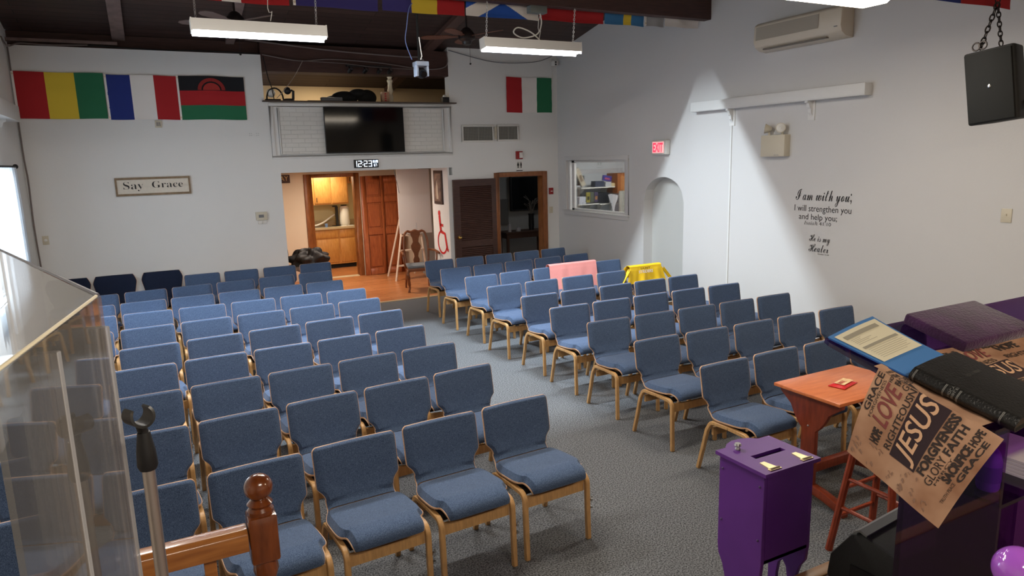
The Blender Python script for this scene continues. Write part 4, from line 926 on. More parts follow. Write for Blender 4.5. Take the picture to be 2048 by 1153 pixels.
# queen anne armchair
ar = thing('armchair', 'brown vase-splat armchair with a grey seat in the lobby', 'chair', (4.31, 11.97, 0), R(-8))
WB = mat('walnut_arm', (118, 68, 38), .35, noise=.15, nscale=14)
def A(mb, name, m_=WB, **k): return mb.build(name, m_, ar, world=False, **k)
A(MB().prism([(-.26, -.24), (.26, -.24), (.22, .20), (-.22, .20)], .43, .475, 'z'), 'seat', mat('grey_blue_seat', (112, 118, 124), .9), bevel=.015)
A(MB().prism([(-.27, -.25), (.27, -.25), (.23, .21), (-.23, .21)], .37, .43, 'z'), 'seat_frame', bevel=.006)
for s in (-1, 1):
    A(MB().tube(crom([(s*.25, -.22, .40), (s*.275, -.26, .33), (s*.255, -.235, .2), (s*.245, -.225, .09), (s*.265, -.26, .03), (s*.265, -.26, 0)], 5), [.03]*5+[.036]*4+[.026]*5+[.019]*7+[.024]*4+[.03], 10), 'front_leg')
    A(MB().tube([(s*.20, .19, .42), (s*.22, .26, 0)], [.022, .018], 8), 'rear_leg')
    A(MB().tube(crom([(s*.20, .19, .42), (s*.22, .22, .60), (s*.225, .25, .82), (s*.19, .28, 1.0), (s*.13, .29, 1.05)], 5), .02, 8), 'back_post')
    A(MB().tube(crom([(s*.225, .235, .70), (s*.30, .08, .70), (s*.315, -.12, .69), (s*.33, -.20, .67)], 5), .02, 8), 'arm')
    A(MB().tube(crom([(s*.27, -.08, .42), (s*.30, -.10, .55), (s*.31, -.07, .69)], 5), .018, 8), 'arm_support')
A(MB().tube(crom([(-.14, .29, 1.05), (-.07, .285, 1.03), (0, .29, 1.055), (.07, .285, 1.03), (.14, .29, 1.05)], 4), .024, 8), 'crest_rail')
sp_pts = [(.05, .45), (.06, .52), (.035, .58), (.045, .64), (.085, .72), (.09, .78), (.05, .85), (.06, .92), (.09, .98), (.085, 1.04)]
A(MB().prism([(a, b) for a, b in sp_pts]+[(-a, b) for a, b in sp_pts[::-1]], .245, .262, 'y'), 'splat')
# hallway table, vase, television
tb_ = thing('side_table', 'dark side table in the dim hallway behind the doorway', 'table', (6.95, 12.85, 0))
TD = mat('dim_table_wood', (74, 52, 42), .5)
MB().box(6.42, 7.45, 12.6, 13.05, .80, .83).build('tabletop', TD, tb_); MB().box(6.46, 7.41, 12.64, 13.01, .70, .80).build('table_apron', TD, tb_)
for x in (6.46, 7.36):
    for y in (12.64, 12.97): MB().box(x, x+.05, y, y+.04, 0, .7).build('leg', TD, tb_)
vs_ = thing('vase', 'dark vase of dry branches on the hallway table', 'vase', (7.12, 12.8, .83))
MB().lathe([(.05, 0), (.06, .1), (.055, .3), (.07, .34)], (7.12, 12.8, .83), 16).build('vase_body', BLACK, vs_)
b = MB()
for k in range(16):
    a = rr.uniform(0, 6.28); s_ = rr.uniform(.1, .34); h_ = rr.uniform(.35, .62)
    b.tube([(7.12, 12.8, 1.1), (7.12+.4*s_*cos(a), 12.8+.3*s_*sin(a), 1.1+h_*.6), (7.12+s_*cos(a)*1.1, 12.8+.4*s_*sin(a), 1.1+h_*.75)], .005, 4)
b.build('branches', mat('dry_branch', (110, 104, 96), .8), vs_)
for n, (x, h_, r_) in enumerate(((6.58, .2, .035), (6.78, .10, .05))):
    t = thing('bottle' if n == 0 else 'small_dish', ['pale pump bottle at the end of the hallway table', 'small pale dish on the hallway table'][n], ['bottle', 'dish'][n], (x, 12.75, .83))
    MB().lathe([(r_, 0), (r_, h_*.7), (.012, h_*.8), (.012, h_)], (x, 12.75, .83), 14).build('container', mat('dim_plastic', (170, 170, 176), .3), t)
ht = thing('hall_television', 'dark television on the hallway wall', 'television', (7.5, 13.55, 1.2))
MB().box(7.02, 8.2, 13.50, 13.56, 1.19, 1.93).build('bezel', BLACK, ht); MB().box(7.05, 8.17, 13.495, 13.50, 1.22, 1.90).build('screen', mat('glossy_screen', (6, 7, 9), .12), ht)
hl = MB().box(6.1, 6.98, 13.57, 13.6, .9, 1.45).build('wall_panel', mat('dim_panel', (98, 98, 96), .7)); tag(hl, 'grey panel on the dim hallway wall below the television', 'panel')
# ================================================================ OFFICE SHELVES (through the pass-through window)
def shelf(x0, x1, z, label, y0=11.12):
    t = thing('book_shelf', label, 'shelf', ((x0+x1)/2, 11.3, z-.02))
    MB().box(x0, x1, y0, 11.41, z-.02, z).build('shelf_board', WHITEP, t)
    for x in (x0+.12, x1-.12): MB().prism([(11.41, z-.02), (y0+.06, z-.02), (11.41, z-.18)], x-.01, x+.01, 'x').build('shelf_bracket', WHITEP, t)
shelf(7.27, 8.04, 1.735, 'upper white shelf behind the wall window'); shelf(7.20, 7.68, 1.43, 'lower short white shelf with paper stacks behind the wall window'); shelf(7.70, 8.24, 1.415, 'lower white shelf behind the fanned papers')
def book(x, z, w_, h_, d_, rgb, label, rot=0, y=11.14, name='book', strip=None, grp='books behind the wall window'):
    t = thing(name, label, name, (x, y, z), 0, grp)
    M = Matrix.Translation((x, y, z)) @ Matrix.Rotation(rot, 4, 'Y')
    MB().box(0, w_, 0, d_, 0, h_, M=M).build('cover', mat('cover_%d_%d_%d' % rgb, rgb, .5), t, bevel=.002, seg=1)
    MB().box(.004, w_-.004, .004, d_+.002, .003 if h_ < w_ else .004, h_-.003, M=M).build('pages', WHITEP, t)
    if strip: MB().box(w_*.2, w_*.8, -.002, 0, h_*.25, h_*.6, M=M).build('cover_print', mat('cover_%d_%d_%d' % strip, strip, .5), t)
book(7.30, 1.75, .10, .36, .04, (206, 196, 176), 'cream booklet leaning at the start of the upper shelf', R(-22) if 0 else R(-26), strip=(150, 130, 110))
for k in range(4): book(7.60, 1.737+.028*k, .2, .026, .15, (64, 70, 92), 'dark blue book %s in the flat pile on the upper shelf' % ['lowest', 'second from below', 'third from below', 'topmost'][k])
book(7.76, 1.86, .20, .10, .03, (62, 54, 140), 'purple-blue boxed book standing on the upper shelf', R(10), strip=(180, 80, 110), y=11.13)
for k in range(3): book(7.83+.0*k, 1.737+.03*k, .13, .028, .12, (198, 200, 206), 'pale booklet %s in the stack under the purple book' % ['lowest', 'middle', 'top'][k], y=11.13)
book(7.95, 1.737, .14, .06, .12, (214, 196, 150), 'cream box of cards on the upper shelf', name='box', strip=None)
for k in range(7): book(7.22+.008*(k % 2), 1.43+.02*k, .15, .018, .14, (214, 218, 230), 'white paper bundle %s in the stack on the lower shelf' % ORD[k], name='paper_bundle', y=11.13)
for k, (c_, s_) in enumerate((((150, 140, 60), (60, 60, 40)), ((90, 96, 84), None), ((70, 60, 90), (170, 120, 70)))):
    book(7.39+.09*k, 1.455, .085, .19, .03, c_, ['yellow-green', 'grey-green', 'dark framed'][k]+' booklet standing on the lower shelf', y=11.13, strip=s_)
book(7.68, 1.42, .25, .20, .2, (24, 26, 34), 'black storage box behind the standing booklets', name='box', y=11.16)
book(7.25, 1.78, .13, .18, .2, (40, 48, 50), 'dark green printed box at the window edge of the office', name='box', y=11.18, strip=(120, 130, 60))
fp = thing('fanned_papers', 'fan of white papers tied at the bottom behind the wall window', 'papers', (7.92, 11.0, 1.2))
MB().grid(lambda u, v: (7.93+(u-.5)*(.05+.30*max(0, v-.35)), 11.02+.012*sin(u*60)*(v-.2), 1.22+.38*v-.05*abs(u-.3)*v), 60, 8, th=.002).build('sheets', mat('paper_grey', (206, 206, 210), .7), fp)
cd = MB().box(8.04, 8.33, 10.98, 11.0, .7, 1.65).build('grey_board', mat('grey_card', (168, 166, 158), .7)); tag(cd, 'tall grey board leaning behind the window beside the papers', 'board')
cb2 = thing('wood_cabinet', 'orange-brown wooden box cabinet behind the wall window', 'cabinet', (8.3, 11.2, 1.6))
MB().box(8.05, 8.75, 11.05, 11.40, 1.60, 1.98).build('cabinet_body', mat('orange_cab', (160, 96, 50), .5), cb2); MB().box(8.12, 8.7, 11.04, 11.05, 1.65, 1.93).build('recessed_panel', mat('orange_cab_light', (186, 124, 72), .5), cb2)
cl2 = thing('storage_tub', 'translucent grey tub under the lower office shelf', 'tub', (7.6, 11.0, 1.0))
MB().box(7.35, 7.85, 10.95, 11.3, .9, 1.22).build('tub_body', mat('tub_grey', (120, 122, 122), .4), cl2, bevel=.01)
# white heater at the window wall
ht_ = thing('wall_heater', 'white heater cover on the window wall beside the clear screen', 'heater', (-1.3, 7.3, .1))
MB().box(-1.368, -1.22, 6.55, 7.9, .12, .62).build('heater_case', TRIMW, ht_, bevel=.01)
MB().tube([(-1.215, 7.72, .5), (-1.2, 7.7, .35), (-1.21, 7.6, .15)], .004).build('cord', GREYP, ht_)
MB().tube([(-1.21, 7.8, .66), (-1.13, 7.5, .66)], .02).build('towel_bar', WHITEP, ht_)

# ================================================================ FRONT: donation box, table, stool
bx = thing('donation_box', 'purple wooden donation box on board legs with a slotted hinged lid', 'donation box', (2.16, 1.93, 0))
X0, X1, Y0, Y1 = 2.02, 2.30, 1.81, 2.05
PD = mat('purple_paint', (104, 50, 142))
side = [(Y0, .70), (Y1, .70), (Y1, 1.085), (Y0, 1.085)]
MB().box(X0+.018, X1-.018, Y0, Y0+.016, .70, 1.085).box(X0+.018, X1-.018, Y1-.016, Y1, .70, 1.085).box(X0+.018, X1-.018, Y0, Y1, .70, .715).build('box_body', PD, bx)
for s, xx in ((0, X0), (1, X1-.018)):
    pr = [(Y0, .70), (Y0, 1.085), (Y1, 1.085), (Y1, .68)]
    pr += [(Y1-.006, .64), (Y1-.03, .60), (Y1-.045, .55), (Y1-.045, 0), (Y1-.09, 0), (Y1-.09, .50), (Y1-.10, .56), (Y1-.12, .585), (Y1-.14, .56), (Y1-.15, .50), (Y1-.15, 0), (Y0+.045, 0), (Y0+.045, .55), (Y0+.03, .60), (Y0+.006, .64)]
    MB().prism(pr[:4]+pr[4:], xx, xx+.018, 'x').build('side_board', PD, bx, bevel=.002, seg=1)
l_ = []
LX0, LX1, LY0, LY1 = 2.005, 2.315, 1.79, 2.06
lid = MB()
sx0, sx1, sy0, sy1 = 2.085, 2.255, 1.915, 1.945
bump = [(LX0, LY1), (2.06, LY1), (2.09, LY1+.025), (2.13, LY1+.04), (2.18, LY1+.04), (2.22, LY1+.025), (2.25, LY1), (LX1, LY1)]
def lidpart(poly): lid.prism(poly, 1.085, 1.10, 'z')
lidpart([(LX0, LY0), (LX1, LY0), (LX1, sy0), (LX0, sy0)]); lidpart([(LX0, sy0), (sx0, sy0), (sx0, sy1), (LX0, sy1)]); lidpart([(sx1, sy0), (LX1, sy0), (LX1, sy1), (sx1, sy1)])
lidpart([(LX0, sy1), (LX1, sy1)]+bump[::-1])
ld_ = lid.build('lid', PD, bx)
MB().box(sx0-.002, sx1+.002, sy0-.002, sy1+.002, 1.078, 1.085).build('slot_shadow_board', BLACKM, bx)
for xx in (2.075, 2.255):
    MB().prism([(xx-.012, LY0+.085), (xx+.012, LY0+.085), (xx+.02, LY0+.03), (xx+.03, LY0+.028), (xx+.03, LY0+.012), (xx-.03, LY0+.012), (xx-.03, LY0+.028), (xx-.02, LY0+.03)], 1.10, 1.104, 'z').tube([(xx-.025, LY0+.02, 1.104), (xx+.025, LY0+.02, 1.104)], .005, 8).build('hinge', mat('brass_hinge', (226, 214, 170), .35, .9), ld_)
MB().lathe([(.012, 0), (.012, .006), (.008, .012), (.016, .02), (.012, .028)], (2.09, LY1-.04, 1.10), 14).build('knob', METAL, ld_)
for z, yy in ((1.03, Y1-.02), (1.03, Y0+.02), (.80, Y1-.02), (.80, Y0+.02)): MB().sphere((X0-.001, yy, z), .005, 6).build('screw', mat('purple_screw', (86, 66, 110), .4), bx)

tb = thing('table', 'orange-topped cherry trestle table before the arch-side front row', 'table', (4.08, 3.0, 0))
MB().box(3.69, 4.47, 2.74, 3.26, .742, .765).build('tabletop', mat('table_top', (214, 124, 72), .32, c2=(196, 106, 58), nscale=3, stretch=(2, 14, 1), coat=.2), tb, bevel=.004)
for n, xx in enumerate((3.735, 4.38)):
    h_ = [(.24, .742), (.24, .71), (.20, .68), (.15, .64), (.12, .58), (.085, .53), (.055, .50)]
    poly = [(3.0+a, b) for a, b in h_]+[(3.055, .12), (2.945, .12)]+[(3.0-a, b) for a, b in h_[::-1]]
    MB().prism(poly, xx, xx+.035, 'x').build('end_panel', CHERRYD, tb, bevel=.004)
    arc = [(2.70+.6*k/12, .055+.075*sin(pi*k/12)**.8) for k in range(13)]
    foot = [(a, b) for a, b in arc]+[(a, max(0, b-.06)) for a, b in arc[::-1]]
    MB().prism(foot, xx-.01, xx+.045, 'x').build('foot', CHERRYD, tb, bevel=.004)
    for zz in (.53, .18): MB().sphere((xx-.002, 3.0, zz), .007, 6).build('bolt', METAL, tb)
MB().box(3.77, 4.38, 2.985, 3.015, .60, .74).build('table_rail', CHERRYD, tb)
MB().box(3.77, 4.38, 2.975, 3.025, .19, .25).build('stretcher', CHERRYD, tb, bevel=.004)
cy = thing('candy_packet', 'small red and cream candy packet on the trestle table', 'packet', (4.03, 2.98, .765))
Mc = Matrix.Translation((4.03, 2.98, .772)) @ Matrix.Rotation(.25, 4, 'Z') 
MB().grid(lambda u, v: Mc @ Vector(((u-.5)*.2, (v-.5)*.11, .012*min(1, 6*min(u, 1-u))*sin(pi*v)**.5)), 16, 10, th=.004).build('wrapper', mat('candy_red', (206, 28, 34), .3), cy)
MB().grid(lambda u, v: Mc @ Vector((-.065+.15*u, -.035+.07*v, .0145)), 4, 4).build('label_patch', mat('candy_cream', (244, 224, 170), .4, c2=(214, 160, 110), nscale=60), cy)
q = MB(); put_text(q, fit_text('MAX', .08, .03, bold=.03), Mc @ Matrix.Translation((-.055, -.012, .0155))); q.build('lettering', mat('candy_text', (190, 60, 60), .5), cy)

SX, SY = 3.55, 2.32
st = thing('stool', 'reddish wooden stool with round rungs below the printed cloth', 'stool', (SX, SY, 0))
for sx_ in (-1, 1):
    for sy2 in (-1, 1): MB().tube([(SX+sx_*.19, SY+sy2*.19, 0), (SX+sx_*.11, SY+sy2*.11, .71)], .021, 8).build('leg', mat('stool_wood', (150, 64, 34), .35, c2=(120, 44, 24), nscale=12, stretch=(5, 5, 1)), st)
MB().lathe([(.15, 0), (.165, .01), (.165, .03), (.14, .04)], (SX, SY, .70), 28).build('seat', MATS['stool_wood'], st)
for z in (.22, .40):
    k = .19-.08*z/.71
    for s in (-1, 1):
        MB().tube([(SX-k, SY+s*k, z), (SX+k, SY+s*k, z)], .012, 8).build('rung', MATS['stool_wood'], st)
        k2 = .19-.08*(z+.06)/.71; MB().tube([(SX+s*k2, SY-k2, z+.06), (SX+s*k2, SY+k2, z+.06)], .012, 8).build('rung', MATS['stool_wood'], st)

# ================================================================ PULPIT
TI = R(15.1)
PO = Vector((1.735, 1.365, 1.779)); UV = Vector((0, -cos(TI), -sin(TI))); UN = Vector((0, -sin(TI), cos(TI)))
def PP(u, v, n=0): return PO+Vector((u, 0, 0))+UV*v+UN*n
PM = Matrix(((1, 0, 0, PO.x), (0, UV.y, UN.y, PO.y), (0, UV.z, UN.z, PO.z), (0, 0, 0, 1)))
ACR = clear('purple_acrylic', (.62, .36, .80), .04, ior=1.4)
ACRD = clear('deep_purple_acrylic', (.50, .27, .64), .04, ior=1.4)
pu = thing('pulpit', 'dark purple acrylic pulpit with a sloped wide top', 'pulpit', (2.5, 1.15, .6))
poly = [(.03, 0), (1.25, 0), (1.25, .50), (.03, .50), (.008, .49), (0, .46), (0, .03), (.008, .008)]
MB().prism(poly, -.012, 0, 'z', M=PM).build('sloped_top', ACR, pu)
MB().box(2.10, 2.112, 1.02, 1.32, .6, 1.60).build('side_panel', ACRD, pu); MB().box(2.82, 2.832, 1.02, 1.32, .6, 1.60).build('side_panel', ACRD, pu)
MB().box(2.112, 2.82, 1.308, 1.32, .6, 1.68).build('front_panel', ACRD, pu)
MB().box(2.112, 2.82, 1.02, 1.308, 1.285, 1.297).build('shelf', ACRD, pu)
MB().box(2.06, 2.87, .98, 1.36, .6, .62).build('base', ACRD, pu)
cu = thing('velvet_cushion', 'deep purple velvet cushion block on the pulpit top', 'cushion', tuple(PP(.4, .2)))
VEL = mat('purple_velvet', (58, 22, 64), .95, noise=.35, nscale=14, bump=.4, bscale=120, sheen=.25)
MB().box(.36, .73, .012, .215, .001, .038, M=PM).build('cushion_cover', VEL, cu, bevel=.008)
fo = thing('folder', 'blue paper folder lying on the pulpit top under a printed sheet', 'folder', tuple(PP(.1, .1)))
FM = PM @ Matrix.Translation((.012, .012, .004)) @ Matrix.Rotation(R(7.4) if 0 else R(-7.4), 4, 'Z')
def fold_fn(u, v, n=0): return FM @ Vector((.235*u, .292*v, .003+n+.010*(1-v)**2*sin(pi*u*.9)+.018*(u**2)*(1-v)**2))
BLU = mat('folder_blue', (66, 122, 186), .55)
MB().grid(lambda u, v: fold_fn(u, v), 12, 12, th=-.003).build('front_cover', BLU, fo)
MB().grid(lambda u, v: FM @ Vector((-.004+.24*u, .006+.295*v, .0008)), 4, 4, th=-.0015).build('back_cover', mat('folder_dark', (40, 80, 146), .5), fo)
pa = thing('printed_sheet', 'white printed sheet with two grey heading bars on the blue folder', 'paper', tuple(PP(.1, .08)), 0)
MB().grid(lambda u, v: fold_fn(.05+.90*u, .045+.53*v, .0022), 14, 14, th=-.0008).build('sheet', mat('sheet_paper', (216, 210, 186), .7), pa)
q = MB(); 
def sh_patch(a0, a1, b0, b1): q.grid(lambda u, v: fold_fn(a0+(a1-a0)*u, b0+(b1-b0)*v, .0033), 8, 1)
sh_patch(.12, .84, .10, .155); sh_patch(.12, .88, .315, .35)
q.build('heading_bar', mat('print_grey', (150, 146, 132), .8), pa)
q = MB()
for k, (b_, e) in enumerate(((.18, .34), (.20, .30), (.22, .5), (.24, .42), (.265, .55), (.37, .80), (.395, .86), (.42, .84), (.445, .86), (.47, .80), (.495, .83), (.52, .7))): sh_patch(.14, e, b_, b_+.007)
q.build('text_line', mat('print_light', (172, 166, 148), .8), pa)
bi = thing('book', 'thick black leather Bible lying on the pulpit beside the folder', 'book', tuple(PP(.15, .4)))
BM = PM @ Matrix.Translation((.035, .265, 0)) @ Matrix.Rotation(R(-6), 4, 'Z')
LEA = mat('black_leather', (20, 20, 20), .42, bump=.3, bscale=160)
def bcov(u, v):
    a = u  # around the cross section: bottom edge -> spine -> top
    W, T = .225, .042
    if a < .35: s_ = a/.35; p = (W*(1-s_), -0.0+.001)
    elif a < .5: s_ = (a-.35)/.15; p = (-.018*sin(pi*s_), T*s_+.001)
    else: s_ = (a-.5)/.5; p = (W*s_, T+.004*sin(pi*s_)-.004*s_**3)
    return BM @ Vector((p[0], v*.262, p[1]+.002))
MB().grid(bcov, 60, 20, th=-.004).build('cover', LEA, bi)
MB().box(.004, .215, .005, .255, .006, .038, M=BM).build('page_block', mat('page_edge', (60, 50, 40), .6), bi)
q = MB()
for v0 in (.035, .045, .335, .345, .47, .48, .86, .87):
    q.grid(lambda u, v: Vector(bcov(.36+.13*u, v0+.006*v))+Vector((-.0012, 0, .0006)), 8, 1)
for k, s_ in enumerate(('HOLY', 'BIBLE')):
    vs, fs = fit_text(s_, .017, .010); q.add([Vector(bcov(.40+.1*(v.x/.017)+.0, .375+.035*k+.028*(1-v.y/.010)*.9 if 0 else .39+.035*k+.022*(v.y/.010)))+Vector((-.0014, 0, .0008)) for v in vs], fs)
q.build('silver_lines', mat('silver_print', (150, 150, 146), .4, .5), bi)
q = MB(); put_text(q, fit_text('HOLY BIBLE', .075, .009), BM @ Matrix.Translation((.075, .10, .0505)) @ Matrix.Diagonal((1, -1, 1, 1)).to_4x4() @ Matrix.Rotation(0, 4, 'Z')); q.build('cover_lettering', mat('faint_print', (70, 70, 66), .5), bi)
# printed cloth
CLB = mat('cloth_tan', (186, 148, 120), .9, c2=(132, 88, 62), nscale=8)
ct = thing('printed_cloth', 'tan cloth printed with words such as JESUS hanging over the pulpit edge', 'cloth', (1.7, 1.0, 1.6))
TL, TR, BL, BR = Vector((1.733, 1.175, 1.735)), Vector((1.728, .845, 1.648)), Vector((1.609, 1.16, 1.524)), Vector((1.600, .905, 1.428))
def cl(a, b, n=0):
    """a: 0..1 across (folder side to near side), b: 0 hem .. 1 pulpit edge, above 1 lies on the top"""
    if b <= 1:
        top = TL.lerp(TR, a); bot = BL.lerp(BR, a); p = bot.lerp(top, b)
        w_ = .010*sin(a*9+1+b)*(1-b)+.012*sin(pi*b)
        nn = Vector((-.85, -.1, .5)).normalized()
        return p+nn*(w_+n)
    u = (b-1)*.26
    return PP(.0+u, .178+.30*a+.02*0, .0025+.002*sin(a*20+u*30)+.001+n) + Vector((-.004*(1-min(1, u*30)), 0, 0))
MB().grid(lambda u, v: cl(u, v*4.0), 60, 160, th=.0012).build('cloth_sheet', CLB, ct)
DK = mat('print_dark', (44, 28, 34), .9); MR = mat('print_maroon', (124, 62, 60), .9); TN = mat('print_pale', (206, 164, 130), .9); BK2 = mat('print_black', (48, 38, 36), .9)
def cpatch(mb, a0, a1, b0, b1, n=.0012):
    mb.grid(lambda u, v: cl(a0+(a1-a0)*u, b0+(b1-b0)*v, n), 12, 26)
def ctext(mb, s_, a0, a1, b0, b1, bold=0, n=.002, shear=0):
    """text reading from the hem upward, letter tops toward a0"""
    vs, fs = fit_text(s_, b1-b0, a1-a0, bold=bold, shear=shear)
    mb.add([cl(a1-v.y, b0+v.x, n) for v in vs], fs)
blk = MB(); cpatch(blk, .365, .63, .27, 1.02); blk.build('dark_print_block', DK, ct)
blk = MB(); cpatch(blk, .365, .63, 2.0, 2.75); blk.build('dark_print_block', DK, ct)
for b0, b1 in ((.29, 1.0), (2.02, 2.73)): m1 = MB(); ctext(m1, 'JESUS', .385, .61, b0, b1, .012, shear=.25); m1.build('jesus_lettering', TN, ct)
for b0, b1 in ((.46, .92), (2.2, 2.7)): m2 = MB(); ctext(m2, 'LOVE', .12, .265, b0, b1, .02, shear=.3); m2.build('maroon_lettering', MR, ct)
for s_, a0, a1, b0, b1, bd in (('RIGHTEOUSNESS', .295, .355, .30, 1.15, .01), ('FORGIVENESS', .64, .72, .30, .98, .045), ('GLORY', .735, .80, .26, .56, .0), ('FAITH', .735, .80, .60, .93, .03),
        ('GRACE', .02, .075, .52, .98, .02), ('FORGIVENESS', .085, .11, .48, .92, 0), ('HOPE', .165, .25, .27, .42, .05), ('HOLINESS', .12, .15, .93, 1.12, .03), ('FAITH', .17, .22, .94, 1.1, .05), ('GLORY', .235, .29, .93, 1.2, 0),
        ('SACRIFICE', .83, .90, .38, .78, .05), ('MERCY', .81, .83, .3, .6, 0), ('HOPE', .84, .90, .80, .97, .03), ('GRACE', .915, .96, .45, .9, .03), ('TRUTH PEACE', .91, .935, .2, .42, 0),
        ('FORGIVENESS', .64, .72, 2.0, 2.7, .045), ('RIGHTEOUSNESS', .295, .355, 1.7, 2.6, .01), ('GLORY', .20, .27, 1.5, 1.9, 0), ('FAITH', .06, .12, 1.6, 2.3, .04), ('GRACE', .05, .14, 2.4, 3.0, .02), ('SACRIFICE', .78, .86, 1.9, 2.6, .04), ('HOPE', .14, .24, 2.9, 3.3, .04), ('RIGHTEOUSNESS', .30, .36, 2.8, 3.8, .01)):
    m3 = MB(); ctext(m3, s_, a0, a1, b0, b1, bd); m3.build('black_lettering', BK2, ct)
m4 = MB(); rq = random.Random(9)
for k in range(34):
    a0 = rq.uniform(.02, .94); b0 = rq.uniform(.03, .24); m4.grid(lambda u, v, a0=a0, b0=b0, w_=rq.uniform(.01, .05), h_=rq.uniform(.004, .03): cl(a0+w_*u, b0+h_*v+.01*sin(u*5), .0014), 3, 2)
m4.build('faded_print', mat('print_faded', (140, 108, 90), .9), ct)
# things on the pulpit shelf
bo = thing('squeeze_bottle', 'purple squeeze bottle on the pulpit shelf', 'bottle', (2.19, 1.12, 1.297))
MB().lathe([(.028, 0), (.032, .01), (.033, .09), (.026, .12), (.013, .135), (.013, .15)], (2.185, 1.10, 1.297), 20).build('bottle_body', mat('bottle_violet', (150, 90, 200), .4), bo)
MB().lathe([(.0335, .03), (.0335, .08)], (2.185, 1.10, 1.297), 20).build('bottle_label', mat('label_violet', (120, 60, 170), .5), bo)
MB().lathe([(.016, .15), (.016, .17), (.006, .18)], (2.185, 1.10, 1.297), 14).build('cap', mat('cap_blue', (50, 50, 120), .4), bo)
for k in range(5):
    tag(MB().box(2.34+.006*k, 2.58, 1.04+.01*(k % 2), 1.25, 1.2972+.009*k, 1.305+.009*k).build('booklet', mat('booklet_white', (190, 188, 184), .6)), 'pale booklet on the pulpit shelf, %s in its stack' % ['lowest', 'second lowest', 'middle', 'second highest', 'topmost'][k], 'booklet', 'booklets on the pulpit shelf')
bl = thing('glossy_ball', 'glossy violet ball on a low stand behind the pulpit', 'ball', (1.98, .9, .6))
MB().sphere((1.985, .90, 1.195), .064, 28).build('ball_surface', mat('glossy_violet', (176, 96, 214), .12, coat=1), bl)
MB().lathe([(.09, 0), (.07, .03), (.02, .08), (.02, .45), (.045, .53), (.05, .545)], (1.985, .90, .602), 24).build('stand', BLACK, bl)
# floor monitor
mo = thing('floor_monitor', 'black wedge floor monitor speaker on the stage edge', 'speaker', (2.6, 1.6, .6))
Mm = Matrix.Translation((2.58, 1.56, .603)) @ Matrix.Rotation(R(6), 4, 'Z')
pf = [(-.20, 0), (.14, 0), (.17, .05), (.16, .14), (.08, .26), (.04, .285), (-.10, .24), (-.20, .10)]
MB().prism(pf, -.30, .40, 'x', M=Mm).build('cabinet', mat('monitor_black', (34, 38, 38), .55, bump=.25, bscale=300), mo, bevel=.012)
MB().prism([(.015, .280), (.042, .289), (.062, .275), (.066, .281), (.042, .298), (.012, .288)], -.305, .405, 'x', M=Mm).build('top_trim', mat('monitor_grey', (110, 114, 114), .4), mo)
MB().box(-.304, -.30, -.07, .07, .06, .14, M=Mm).build('handle_recess', BLACKM, mo)

# ================================================================ RAILING, MICROPHONE STAND, CLEAR SCREEN
rl = thing('railing', 'varnished oak stage railing joining the ball-topped newel post', 'railing', (-.5, 1.72, .6))
MB().prism([(1.69, 1.40), (1.75, 1.40), (1.75, 1.445), (1.738, 1.455), (1.702, 1.455), (1.69, 1.445)], -1.3, .135, 'x').build('handrail', OAK, rl, bevel=.003)
MB().box(-1.3, .14, 1.70, 1.74, .66, .70).build('bottom_rail', OAK, rl)
for k in range(10):
    x = .045-.135*k; MB().box(x-.014, x+.014, 1.706, 1.734, .70, 1.40).build('baluster', OAK, rl, bevel=.002, seg=1)
nw = thing('newel_post', 'glossy oak newel post with a round ball finial', 'post', (.17, 1.72, .6))
MB().box(.137, .205, 1.686, 1.754, 1.36, 1.482).build('square_block', OAKD, nw, bevel=.006); MB().box(.137, .205, 1.686, 1.754, .6, .85).build('square_foot', OAKD, nw, bevel=.006)
MB().lathe([(.02, .85), (.026, .87), (.02, .92), (.03, 1.05), (.022, 1.2), (.028, 1.27), (.022, 1.30), (.031, 1.33), (.027, 1.36)], (.171, 1.72, 0), 24).build('turned_shaft', OAKD, nw)
MB().lathe([(.031, 1.482), (.032, 1.492), (.026, 1.50), (.031, 1.508), (.024, 1.516), (.015, 1.524)], (.171, 1.72, 0), 24).sphere((.171, 1.72, 1.549), .0345, 20, sc=(1, 1, .97)).build('ball_finial', OAKD, nw)
ms = thing('microphone_stand', 'steel microphone stand with an empty black clip', 'microphone stand', (-.035, .90, .6))
MB().tube([(-.031, .90, .64), (-.031, .90, 1.98)], .0072, 16).build('pole', mat('brushed_steel', (205, 198, 192), .38, 1), ms)
MB().lathe([(.14, 0), (.14, .015), (.03, .04), (.02, .06)], (-.031, .90, .602), 30).build('base', BLACK, ms)
MB().lathe([(.0095, 1.975), (.0115, 1.98), (.0105, 1.998), (.0085, 2.012), (.007, 2.022)], (-.031, .90, 0), 14).tube([(-.031, .90, 2.02), (-.033, .90, 2.032)], .006, 10).build('clip_joint', BLACK, ms)
Mk = Matrix.Translation((-.034, .90, 2.044)) @ Matrix.Rotation(R(-4), 4, 'X') @ Matrix.Rotation(R(24), 4, 'Z')
c = MB(); n = 26
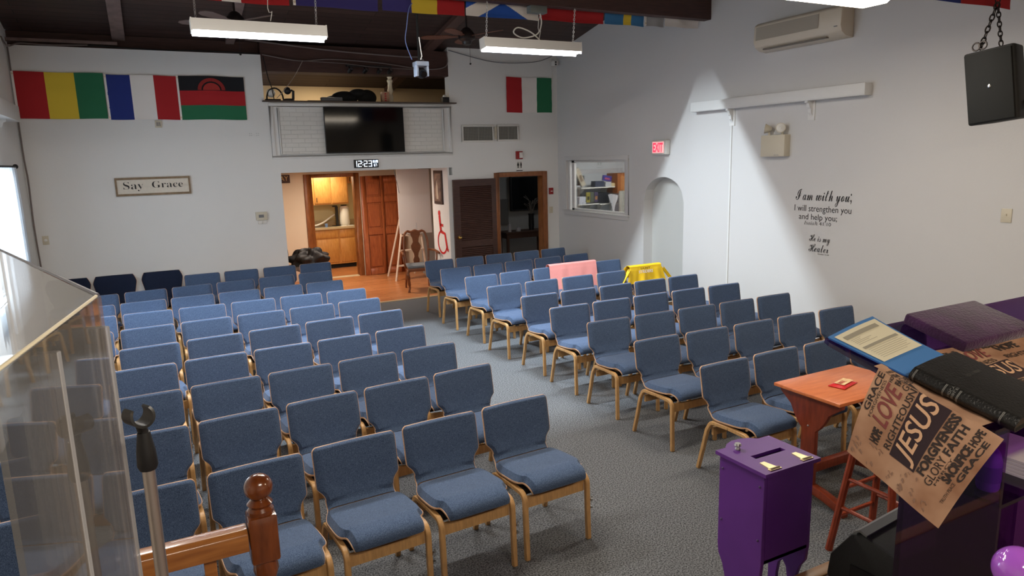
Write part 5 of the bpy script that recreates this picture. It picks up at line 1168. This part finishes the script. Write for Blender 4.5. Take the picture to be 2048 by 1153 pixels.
def clipfn(u, v):
    a = R(48)+R(264)*u; r_ = .0140; ln = .009+.006*sin(pi*u)**.7
    return Mk @ Vector((r_*sin(a)*1.0, (v-.5)*2*ln, r_*cos(a)))
c.grid(clipfn, n, 6, th=.003); c.build('clip', mat('clip_rubber', (30, 30, 30), .35), ms)

sc2 = thing('acrylic_screen', 'clear acrylic screen panels standing on the stage by the microphone stand', 'screen', (-.15, 1.2, .6))
GLS = clear('clear_acrylic', (.92, .90, .88), .05, rough=.02, ior=1.5, solid=(.8, .75, .68), sw=.09)  # tan diffuse veil stands in for the pale wall's reflection
EDG = mat('acrylic_edge', (186, 180, 172), .3, spec=.6)
C0 = Vector((-.0623, .9635, 0)); ZT_ = 2.181
dA = Vector((-.277+.067, 1.774-1.036, 0)).normalized(); dB = Vector((-.121+.067, .691-1.036, 0)).normalized()
def panel(name, c, d, L, z0=.6, z1=ZT_, m_=GLS, t_=.005):
    nrm_ = Vector((-d.y, d.x, 0)); P_ = [c, c+d*L, c+d*L+nrm_*t_, c+nrm_*t_]
    v = [Vector((p.x, p.y, z)) for z in (z0, z1) for p in P_]
    return MB().add(v, [(0, 1, 2, 3), (7, 6, 5, 4), (0, 4, 5, 1), (1, 5, 6, 2), (2, 6, 7, 3), (3, 7, 4, 0)]).build(name, m_, sc2)
panel('far_panel', C0, dA, .735); panel('near_panel', C0+dB*.008, dB, .345)
e = MB()
e.tube([C0+Vector((0, 0, .6)), C0+Vector((0, 0, ZT_-.04))], .0075, 8); e.build('hinge_strip', clear('hinge_clear', (.80, .80, .82), .10, rough=.15, solid=(.72, .72, .74), sw=.5), sc2)
e = MB(); q0 = C0+dB*.198; e.tube([q0+Vector((0, 0, .6)), q0+Vector((0, 0, ZT_-.02))], .007, 8); e.build('near_edge', MATS['hinge_clear'], sc2)
MB().tube([C0+Vector((0, 0, ZT_)), C0+dA*.735+Vector((0, 0, ZT_))], .0022, 6).build('top_edge', mat('dark_edge', (92, 90, 104), .3), sc2)
MB().tube([C0+dB*.008+Vector((0, 0, ZT_)), C0+dB*.353+Vector((0, 0, ZT_))], .0018, 6).build('top_edge', mat('bright_edge', (222, 208, 172), .4), sc2)
